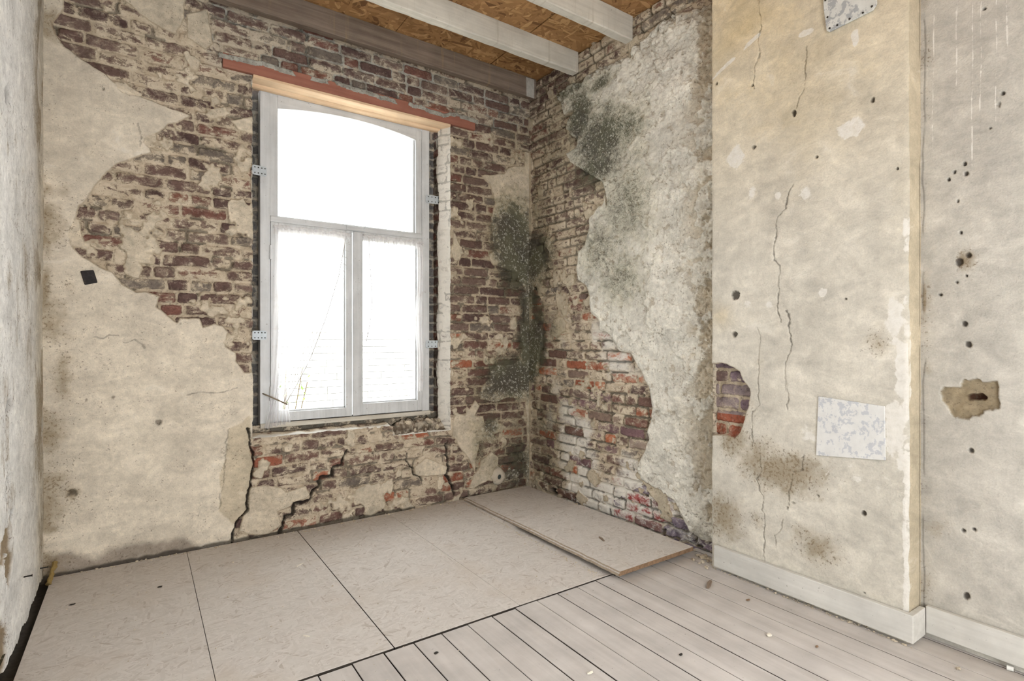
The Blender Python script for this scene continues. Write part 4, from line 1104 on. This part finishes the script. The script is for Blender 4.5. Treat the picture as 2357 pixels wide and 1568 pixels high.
# top light with the segmental arch
tl = obj('top_light', B((FX0+JW, GX0, FY0+.006, FY1-.012, 2.002, 2.775), (GX1, FX1-JW, FY0+.006, FY1-.012, 2.002, 2.775)), M_PAINT, win, bevel=.002)
arch = []
for i in range(25):
    t = i/24; x_ = GX0+(GX1-GX0)*t
    arch.append((x_, 2.700+.047*(1-(2*t-1)**2)))
bm = bmesh.new()
yA, yB = FY0+.004, FY1-.014
lo_f = [bm.verts.new((x_, yA, z_)) for x_, z_ in arch]; lo_b = [bm.verts.new((x_, yB, z_)) for x_, z_ in arch]
hi_f = [bm.verts.new((x_, yA, 2.788)) for x_, z_ in arch]; hi_b = [bm.verts.new((x_, yB, 2.788)) for x_, z_ in arch]
for i in range(24):
    bm.faces.new([lo_f[i], lo_f[i+1], hi_f[i+1], hi_f[i]]); bm.faces.new([lo_b[i+1], lo_b[i], hi_b[i], hi_b[i+1]])
    bm.faces.new([lo_b[i], lo_b[i+1], lo_f[i+1], lo_f[i]]); bm.faces.new([hi_f[i], hi_f[i+1], hi_b[i+1], hi_b[i]])
bm.faces.new([lo_f[0], hi_f[0], hi_b[0], lo_b[0]]); bm.faces.new([hi_f[-1], lo_f[-1], lo_b[-1], hi_b[-1]])
obj('arched_rail', bm, M_PAINTX, tl)
obj('glass_pane', B((GX0-.004, GX1+.004, .193, .197, 2.000, 2.752)), M_GLASS, tl)
obj('glazing_bead', B((GX1-.012, GX1, FY0+.03, FY1-.014, 2.002, 2.705), (GX0, GX1, FY0+.03, FY1-.014, 2.002, 2.012)), M_PAINT, tl, bevel=.002)
# casements
def casement(x0, x1, gx0, gx1, gz0, side):
    c = obj('casement', B((x0, gx0, FY0-.004, FY1-.022, .676, 1.962), (gx1, x1, FY0-.004, FY1-.022, .676, 1.962), (gx0, gx1, FY0-.003, FY1-.022, .676, gz0), (gx0, gx1, FY0-.003, FY1-.022, 1.908, 1.962)), M_PAINT, win, bevel=.003,
            label='left casement' if side < 0 else 'right casement')
    obj('glass_pane', B((gx0-.004, gx1+.004, .180, .184, gz0-.004, 1.912)), M_GLASS, c)
    hx = x0-.001 if side < 0 else x1+.001
    for hz in (1.765, .86):
        bm = bmesh.new(); tube(bm, [(hx, FY0-.007, hz-.045), (hx, FY0-.007, hz+.045)], .0065, 10)
        obj('hinge', bm, M_PAINT, c, smooth=False)
    obj('glazing_bead', B((gx0, gx1, FY0+.02, FY1-.024, gz0, gz0+.010), (gx0, gx0+.008, FY0+.02, FY1-.024, gz0, 1.908), (gx1-.008, gx1, FY0+.02, FY1-.024, gz0, 1.908)), M_PAINT, c, bevel=.002)
    return c
casement(FX0+JW+.002, -1.411, GX0, -1.455, .735, -1)
casement(-1.395, FX1-JW-.002, -1.335, -.918, .755, 1)
obj('meeting_post', B((-1.409, -1.352, FY0-.016, FY0-.002, .676, 1.958)), M_PAINT, win, bevel=.004)
obj('head_block', B((-1.452, -1.330, FY0-.014, FY0-.003, 1.966, 1.996)), M_PAINTX, win, bevel=.003)
bm = bmesh.new(); tube(bm, [(-1.337, FY0-.010, 1.972), (-1.29, .138, 2.06), (-1.235, .140, 2.158), (-1.222, .140, 2.160)], .0022, 6)
obj('stay_wire', bm, M_ZINC, win, label='thin bent wire')

def anchor(cx, cz, w, hgt, y, skew):
    bm = bmesh.new()
    c = .008
    pts = [(-w/2+c, -hgt/2), (w/2-c, -hgt/2), (w/2, -hgt/2+c), (w/2, hgt/2-c), (w/2-c, hgt/2), (-w/2+c, hgt/2), (-w/2, hgt/2-c), (-w/2, -hgt/2+c)]
    a_ = [bm.verts.new((cx+u, y+skew*u, cz+v)) for u, v in pts]; b_ = [bm.verts.new((cx+u, y+.0025+skew*u, cz+v)) for u, v in pts]
    bm.faces.new(a_); bm.faces.new(b_[::-1])
    for i in range(8): bm.faces.new([a_[i], b_[i], b_[(i+1) % 8], a_[(i+1) % 8]])
    p = obj('anchor_plate', bm, M_ZINC, win, label='galvanised anchor plate')
    hb = bmesh.new()
    for u in (-.32, -.08, .16, .38):
        for v in (-.28, .28):
            r_ = bmesh.ops.create_circle(hb, cap_ends=True, segments=10, radius=.0042)
            for vt in r_['verts']:
                vt.co = Vector((cx+u*w+vt.co.x, y+skew*u*w-.0012, cz+v*hgt+vt.co.y))
    obj('screw_holes', hb, M_DARK, p)
anchor(-2.005, 2.276, .085, .062, .140, .08)
anchor(-2.005, 1.233, .085, .058, .140, .08)
anchor(-.795, 2.270, .115, .062, .138, -.10)
anchor(-.795, 1.172, .115, .056, .138, -.10)

# ---------------------------------------------------------------- net curtains
def sheet(fn, nu, nv):
    bm = bmesh.new()
    g_ = [[bm.verts.new(fn(i/nu, j/nv)) for j in range(nv+1)] for i in range(nu+1)]
    for i in range(nu):
        for j in range(nv):
            bm.faces.new([g_[i][j], g_[i+1][j], g_[i+1][j+1], g_[i][j+1]])
    return bm
def lerp(t, pts):
    for (a, b), (c, d) in zip(pts, pts[1:]):
        if t <= c: return b+(d-b)*(t-a)/(c-a+1e-9)
    return pts[-1][1]
YC = .118
def heading(x0, x1, z0, z1, seed, parent):
    r_ = random.Random(seed); bm = bmesh.new()
    n = 60; pts = []; tp = []
    for i in range(n+1):
        t = i/n
        pts.append((x0+(x1-x0)*t, YC+r_.uniform(-.003, .003), z0+(z1-z0)*t+.004*math.sin(t*29+seed)+r_.uniform(-.003, .003)))
        tp.append(r_.uniform(.7, 1.35))
    tube(bm, pts, .011, 8, tp)
    obj('heading', bm, M_SHEER, parent, smooth=True)
    bm = sheet(lambda u, v: (x0+(x1-x0)*u, YC-.004+.006*math.sin(u*75+seed), z0+(z1-z0)*u-.004-v*(.040+.010*math.sin(u*31)+.006*math.sin(u*97))), 160, 3)
    obj('frill', bm, M_SHEER, parent, smooth=True)
    return
cur = empty('net_curtain', (-1.7, YC, 1.93), label='tied back sheer net curtain with fringed edge on the left casement', cat='curtain', group='net curtains')
heading(-1.925, -1.432, 1.928, 1.930, 3, cur)
LB = [(0, -1.915), (.35, -1.925), (.8, -1.945), (1, -1.945)]
RB = [(0, -1.462), (.25, -1.515), (.5, -1.60), (.75, -1.705), (.9, -1.79), (1, -1.852)]
def upper(u, v):
    xl, xr = lerp(v, LB), lerp(v, RB)
    z = 1.915-v*(1.915-.795) - .10*v*(1-u)*0
    zt = z+.03*(1-u)*v
    f = .004+.010*v
    uu = u**(1.0-.35*v) if u > 0 else 0
    return (xl+(xr-xl)*uu, YC-.004+f*math.sin(uu*46+1.3*math.sin(v*3))*(.4+.6*u)-.012*v, zt)
obj('upper_drape', sheet(upper, 120, 60), M_SHEER, cur, smooth=True)
def lower(u, v):
    xl = lerp(v, [(0, -1.945), (1, -1.985)]); xr = lerp(v, [(0, -1.852), (.4, -1.835), (1, -1.822)])
    z = .795+.03*(1-u)*(1-v)-v*(.155-.035*u)+.004*math.sin(u*24)*v
    return (xl+(xr-xl)*u, YC-.016+(.006+.010*v)*math.sin(u*40)-.004*v, z)
obj('lower_drape', sheet(lower, 90, 24), M_SHEER, cur, smooth=True)
bm = bmesh.new(); tube(bm, [(-1.985, .143, .862), (-1.960, .100, .850), (-1.90, .088, .818), (-1.850, .092, .790), (-1.846, .12, .790)], .0045, 8)
obj('tieback', bm, M_CORD, cur, smooth=True)
bm = bmesh.new()
for i in range(1, 24):
    v = i/24; p = Vector(upper(1.0, v))
    tube(bm, [p, p+Vector((.022, -.003, -.006)), p+Vector((.034, -.002, -.012+.004*math.sin(i)))], .0014, 5)
edge_pts = [Vector(upper(1.0, i/40)) for i in range(41)]
tube(bm, edge_pts, .0026, 6)
for u_, a_ in ((.90, .40), (.80, .55), (.70, .68), (.55, .78)):  # grey tubes added to draw the shaded folds of the drape
    tube(bm, [Vector(upper(u_, a_+(1-a_)*i/20)) for i in range(21)], .0016, 5)
obj('fringe_and_threads', bm, M_FRINGE_FOLD, cur)
cu2 = empty('net_curtain', (-1.1, YC, 1.93), label='torn sheer net curtain remnant hanging on the right casement', cat='curtain', group='net curtains')
heading(-1.342, -.892, 1.936, 1.925, 8, cu2)
def remnant(u, v):
    x_ = -.940+.055*u+.01*math.sin(v*9)*(1-u)
    return (x_, YC+.004*math.sin(u*16), 1.915-v*(1.10-.02*u))
obj('side_drape', sheet(remnant, 24, 40), M_SHEER, cu2, smooth=True)
bm = bmesh.new()
ep = [(-1.302, YC, 1.92), (-1.296, YC, 1.75), (-1.283, YC, 1.60), (-1.278, YC, 1.45), (-1.298, YC, 1.30), (-1.322, YC, 1.19)]
tube(bm, ep, .0024, 6)
for i in range(1, 15):
    t = i/15*5; k = min(int(t), 4); p = Vector(ep[k]).lerp(Vector(ep[k+1]), t-k)
    s_ = -1 if i < 6 else 1
    tube(bm, [p, p+Vector((.018*s_, -.002, .001)), p+Vector((.030*s_, -.003, -.003))], .0018, 5)
for x_, l_ in ((-1.243, .09), (-1.10, .13), (-1.16, .05), (-1.19, .04), (-1.12, .05)):
    tube(bm, [(x_, YC, 1.915), (x_+.006, YC, 1.915-l_*.6), (x_+.014, YC, 1.900-l_)], .0022, 5)
obj('fringe_and_threads', bm, M_FRINGE_FOLD, cu2)

# ---------------------------------------------------------------- baseboards
HB = .125
bm = prism([(BX-.027, BY0-.028), (BX-.027, BY1-.024), (-.0236, BY1-.024), (-.0236, BY1-.001), (BX-.002, BY1-.001), (BX-.002, BY0-.028)], lambda u, v: (u, v, .015), lambda u, v: (u, v, HB))
setp(obj('baseboard_chimney', bm, M_BASE, bevel=.003), kind='structure', label='pale painted baseboard round the chimney breast')
bm = B((-.024, -.002, -4.6, BY1-.0242, .024, HB+.008))
setp(obj('baseboard_recess', bm, M_BASE, bevel=.003), kind='structure', label='pale painted baseboard on the wall right of the chimney breast')

# ---------------------------------------------------------------- things on the walls
ply = [(a, min(b, 3.0)) for a, b in BR_PLATE]
pl = obj('metal_plate', prism(ply, lambda u, v: (BX-.003, u, v), lambda u, v: (BX-.011, u, v)), M_PLATE, bevel=.002, label='mottled grey metal cover plate with clipped corners nailed high on the chimney breast', cat='plate')
cxy = (sum(p[0] for p in ply)/len(ply), sum(p[1] for p in ply)/len(ply))
for i in range(len(ply)):
    p, q = Vector(ply[i]), Vector(ply[(i+1) % len(ply)])
    n_ = max(1, int((q-p).length/.055))
    for k in range(n_):
        w = p.lerp(q, (k+.5)/n_); w = w+(Vector(cxy)-w).normalized()*.012
        bm = bmesh.new(); tube(bm, [(BX-.010, w.x, w.y), (BX-.0135, w.x, w.y)], .0042, 8)
        obj('nail', bm, M_DARK, pl)
ply = [BR_WHITE[0], BR_WHITE[1], BR_WHITE[2], BR_WHITE[3]]
obj('painted_panel', prism(ply, lambda u, v: (BX-.001, u, v), lambda u, v: (BX-.0075, u, v)), M_WHITEP, bevel=.002, label='square white painted panel with blue grey scrapes on the chimney breast', cat='panel')
obj('black_block', prism([(-2.884, 1.561), (-2.829, 1.570), (-2.812, 1.505), (-2.866, 1.489)], lambda u, v: (u, .010, v), lambda u, v: (u, -.010, v)), M_BLACK, bevel=.004, label='small black square block set in the plaster left of the window', cat='block')
# pipe stub low in the corner
pp = empty('pipe_stub', (-.294, -.01, .125), label='round pipe end in a plaster collar low beside the corner', cat='pipe')
bm = bmesh.new(); n = 24
ra = []
for (r_, y) in ((.060, .004), (.048, -.018), (.024, -.026), (.019, -.022), (.017, .02)):
    ra.append([bm.verts.new((-.294+r_*math.cos(k*2*math.pi/n)*(1+.12*math.sin(k*1.7)*(r_ > .03)), y, .125+r_*1.1*math.sin(k*2*math.pi/n))) for k in range(n)])
for i in range(len(ra)-1):
    for k in range(n): bm.faces.new([ra[i][k], ra[i][(k+1) % n], ra[i+1][(k+1) % n], ra[i+1][k]])
obj('collar', bm, mat_plain('collar_plaster', (.52, .46, .37), var=.12), pp, smooth=True)
bm = bmesh.new(); r_ = bmesh.ops.create_circle(bm, cap_ends=True, segments=20, radius=.0175)
for v in r_['verts']: v.co = Vector((-.294+v.co.x, -.012, .125+v.co.y*1.1))
obj('bore', bm, mat_plain('pipe_bore', (.05, .06, .058)), pp)
for y_, z_, lab in ((-.58, .215, 'rusty nail sticking out of the left wall above the floor gap'), (-.10, .085, 'rusty nail low on the left wall right by the corner')):
    bm = bmesh.new(); tube(bm, [(XL-.004, y_, z_), (XL+.030, y_-.004, z_+.002)], .0032, 8); tube(bm, [(XL+.028, y_-.004, z_+.002), (XL+.030, y_-.004, z_+.002)], .0055, 8)
    obj('nail', bm, M_DARK, label=lab, cat='nail', group='nails in the left wall')

# ---------------------------------------------------------------- debris
def floor_pt(px, py, z=0.0):
    f = 1247.0; u = (px-1178.5)/f; v = (784-py)/f
    d = Vector((u*math.cos(YAW)+math.sin(YAW), -u*math.sin(YAW)+math.cos(YAW), v))
    s_ = (z-CAM.z)/d.z
    return CAM+d*s_
def splinter(p, ang, L, w, h, mat, name, label, cat, group=None):
    bm = bmesh.new(); r_ = random.Random(int(L*1e4)); n = 6; ra = []
    for i in range(n+1):
        t = i/n; k = .55+.45*math.sin(math.pi*min(max(t, .12), .9))
        ra.append([bm.verts.new((L*(t-.5), sy*w*k/2+r_.uniform(-.001, .001), sz*h*k)) for sy, sz in ((-1, 0), (1, 0), (.7, 1), (-.6, .9))])
    for i in range(n):
        for k in range(4): bm.faces.new([ra[i][k], ra[i][(k+1) % 4], ra[i+1][(k+1) % 4], ra[i+1][k]])
    bm.faces.new(ra[0]); bm.faces.new(ra[-1][::-1])
    o = obj(name, bm, mat, label=label, cat=cat, group=group)
    o.location = p; o.rotation_euler = (0, 0, ang)
    return o
splinter(floor_pt(1385, 1242, .0495), 1.25, .062, .014, .010, M_DARKWOOD, 'wood_splinter', 'short brown wood splinter lying on the loose strand board', 'splinter', 'wood splinters')
splinter(floor_pt(1632, 1347, .001), .45, .085, .020, .013, M_DARKWOOD, 'wood_splinter', 'brown wood splinter lying on the plank floor beside the baseboard', 'splinter', 'wood splinters')
splinter(floor_pt(690, 1301, .001), .6, .045, .008, .003, M_CHIP, 'wood_sliver', 'thin white sliver on the floor panel near the wall under the window', 'sliver', 'white slivers')
splinter(floor_pt(706, 1465, .001), -.9, .032, .007, .003, M_CHIP, 'wood_sliver', 'thin white sliver on the floor panel in the foreground left', 'sliver', 'white slivers')
def chip(px, py, r, mat, label, z=.0012, sq=(1.3, .9, .6), seed=1):
    bm = bmesh.new(); lump(bm, (0, 0, r*sq[2]*.8), r, random.Random(seed), sq, 2)
    o = obj('plaster_chip', bm, mat, label=label, cat='chip', group='chips on the floor')
    o.location = floor_pt(px, py, z)
chip(1770, 1465, .011, M_CHIP, 'largest pale plaster chip on the plank floor before the baseboard', seed=2)
chip(1722, 1382, .008, M_EDGE, 'flat brown chip on the plank floor near the left end of the baseboard', sq=(1.5, .9, .3), seed=3)
chip(1567, 1509, .007, M_DARK, 'small black lump on the planks at the bottom centre right', seed=4)
chip(2206, 1541, .008, M_CRUMB, 'small tan chip on the planks at the lower right corner', seed=5)
chip(1880, 1490, .006, M_EDGE, 'small brown chip on the planks right of the pale plaster chip', seed=6)
chip(1004, 1504, .009, M_DARK, 'dark grey flake on the planks close to the panel edge', sq=(1.2, 1.0, .25), seed=7)
chip(368, 1352, .010, M_DARK, 'dark flake on the leftmost floor panel near the wall', sq=(1.1, .7, .3), seed=8)
chip(166, 1393, .010, M_DARK, 'dark flake on the leftmost floor panel near the left wall gap', sq=(1.4, .6, .3), seed=9)
chip(1358, 1550, .010, M_CHIP, 'pale elongated flake on the planks at the bottom edge', sq=(1.7, .7, .3), seed=10)
# white plastic clip under the right baseboard
cl = floor_pt(2322, 1543, .001)
bm = bmesh.new(); tube(bm, [(0, -.013, .008), (0, .006, .008)], .0085, 14); 
o = obj('plastic_clip', bm, M_PLASTIC, bevel=.001, label='small white plastic clip on the floor under the right baseboard', cat='clip')
o.location = cl; o.rotation_euler = (0, 0, .25)
# yellow foam in the bottom left corner
bm = bmesh.new(); r_ = random.Random(3)
tube(bm, [(-2.998+.002*i+r_.uniform(-.003, .003), -.115+.010*i, .003+.0085*i) for i in range(10)], .011, 7, [r_.uniform(.6, 1.2) for i in range(10)])
obj('foam_strip', bm, M_FOAM, label='yellowed foam strip squeezed in the bottom left corner of the room', cat='foam')
# rubble stones on the broken window ledge
rng = random.Random(12)
SP = [(-1.02, .10, .036, 'pale'), (-.93, .115, .030, 'dark'), (-.86, .085, .040, 'pale'), (-.80, .06, .028, 'pale'), (-1.10, .09, .026, 'dark'), (-.98, .06, .018, 'pale'), (-.765, .10, .034, 'pale'), (-.90, .045, .016, 'dark')]
LABS = ['pale stone left of centre on the broken ledge rubble', 'dark stone close under the window sill on the ledge', 'largest pale mortar lump on the broken window ledge', 'pale mortar lump on the right end of the ledge', 'dark stone at the step of the broken window ledge', 'small pale pebble at the front of the window ledge', 'pale mortar lump wedged against the right reveal', 'smallest dark pebble at the ledge front']
for (x_, y_, r2, kind), lab in zip(SP, LABS):
    bm = bmesh.new(); lump(bm, (0, 0, 0), r2*.85, rng, (1.25, .8, .65), 1)
    o = obj('rubble_stone', bm, M_CRUMB if kind == 'pale' else M_BRICKD, label=lab, cat='stone', group='rubble on the window ledge')
    o.location = (x_, y_, .538+r2*.35+(.050 if y_ > .07 else .004)); o.rotation_euler = (x_*7, y_*30, x_*19)
# crumbs swept along the walls: nobody could count them
def crumbs(name, paths, n, label, seed, rmax=.009):
    r_ = random.Random(seed); bm = bmesh.new()
    tot = [ (Vector(b)-Vector(a)).length for a, b, w in paths]
    for k in range(n):
        i = r_.choices(range(len(paths)), tot)[0]
        a, b, w = paths[i]; t = r_.random()
        p = Vector(a).lerp(Vector(b), t)
        d = (Vector(b)-Vector(a)).normalized(); nrm = Vector((-d.y, d.x, 0))
        off = abs(r_.gauss(0, w))
        p = p+nrm*off
        r = rmax*(.18+.82*r_.random()**3)
        res = bmesh.ops.create_icosphere(bm, subdivisions=1, radius=1.0) if r > .006 else bmesh.ops.create_cone(bm, segments=4, radius1=1, radius2=.3, depth=1.2, cap_ends=True)
        sq = (r_.uniform(.7, 1.4), r_.uniform(.6, 1.1), r_.uniform(.4, .8)); an = r_.random()*6.3
        ca, sa = math.cos(an), math.sin(an)
        for v in res['verts']:
            k2 = r_.uniform(.8, 1.1)
            X, Y, Z_ = v.co.x*r*sq[0]*k2, v.co.y*r*sq[1]*k2, v.co.z*r*sq[2]*k2
            v.co = Vector((p.x+X*ca-Y*sa, p.y+X*sa+Y*ca, p.z+Z_+r*sq[2]*.6))
    return obj(name, bm, M_CRUMB, label=label, cat='rubble', kind='stuff')
crumbs('plaster_crumbs', [((0-.03, -.05, .001), (-2.95, -.05, .001), .022)][::-1] and [((-.62, -.02, .001), (-2.0, -.02, .001), .03), ((-2.0, -.02, .001), (-2.95, -.02, .001), .012)], 420, 'plaster crumbs scattered along the foot of the window wall', 21)
crumbs('plaster_crumbs', [((-.035, -1.82, .001), (-.035, -1.69, .001), .05)], 120, 'plaster rubble heaped between the loose boards and the baseboard end', 22, .016)
crumbs('plaster_crumbs', [((-.018, -1.64, .004), (-.018, -.05, .004), .005)], 240, 'plaster crumbs along the foot of the right wall behind the loose boards', 25, .014)
crumbs('plaster_crumbs', [((-.675, -.74, .001), (-.645, -.06, .001), .008), ((-.684, -1.58, .001), (-.680, -.76, .001), .016)], 420, 'brown crumbs spilled along the edge of the loose boards', 23, .006)
crumbs('plaster_crumbs', [((BX-.03, BY0-.02, .001), (BX-.03, BY1-.02, .001), -.010)], 300, 'plaster crumbs along the bottom of the chimney baseboard', 24, .007)

crumbs('floor_specks', [((-.75, -.06, .001), (-2.9, -.06, .001), .95)], 330, 'tiny specks and flakes of debris scattered over the floor panels', 26, .0055)
# ---------------------------------------------------------------- outside the window
M_GWALL = mat_masonry_out = mat_plain('white_garden_wall', (.80, .79, .76), var=.08, scale=8, dark=(.45, .43, .40), thr=.60, amt=.5)
gw = empty('garden_wall', (-1, 4.2, -.4), label='whitewashed garden wall outside the window, bleached by daylight', cat='wall')
bm = bmesh.new(); r_ = random.Random(9)
for c in range(18):
    x_ = -6+r_.random()*.3
    while x_ < 5:
        L_ = r_.uniform(.26, .34)
        box(bm, x_, x_+L_-.012, 4.2+r_.uniform(-.008, .008), 4.4, -.4+c*.095, -.4+c*.095+.083)
        x_ += L_
obj('wall_blocks', bm, M_GWALL, gw)
obj('wall_core', B((-6, 5, 4.215, 4.38, -.4, 1.32)), mat_plain('pale_joint', (.20, .195, .18)), gw)
setp(obj('ground', B((-9, 8, .36, 12, -.6, -.4)), mat_plain('pale_gravel', (.55, .53, .48), scale=20)), kind='structure')
sh = empty('shrub', (-1.62, 1.5, -.4), label='small green shrub outside behind the tied curtain', cat='shrub')
r_ = random.Random(4); lf = bmesh.new(); st = bmesh.new()
for i in range(26):
    an = r_.random()*6.28; le = r_.uniform(.7, 1.45)
    tip = Vector((-1.62+math.cos(an)*.32*r_.random(), 1.5+math.sin(an)*.28*r_.random(), -.4+le))
    base = Vector((-1.62, 1.5, -.4)); mid = base.lerp(tip, .5)+Vector((0, 0, .08))
    tube(st, [base, mid, tip], .005, 5)
    for k in range(16):
        p = mid.lerp(tip, k/15)+Vector((r_.uniform(-.06, .06), r_.uniform(-.06, .06), r_.uniform(-.03, .03)))
        d = Vector((r_.uniform(-1, 1), r_.uniform(-1, 1), r_.uniform(-.5, .7))).normalized(); s_ = d.cross(Vector((0, 0, 1))).normalized()
        L_ = r_.uniform(.03, .055)
        vs_ = [lf.verts.new(p), lf.verts.new(p+d*L_*.5+s_*L_*.28), lf.verts.new(p+d*L_), lf.verts.new(p+d*L_*.5-s_*L_*.28)]
        lf.faces.new(vs_)
obj('foliage', lf, mat_plain('leaf', (.15, .22, .05), var=.3), sh, kind='stuff')
obj('stems', st, mat_plain('stem', (.12, .09, .05)), sh)
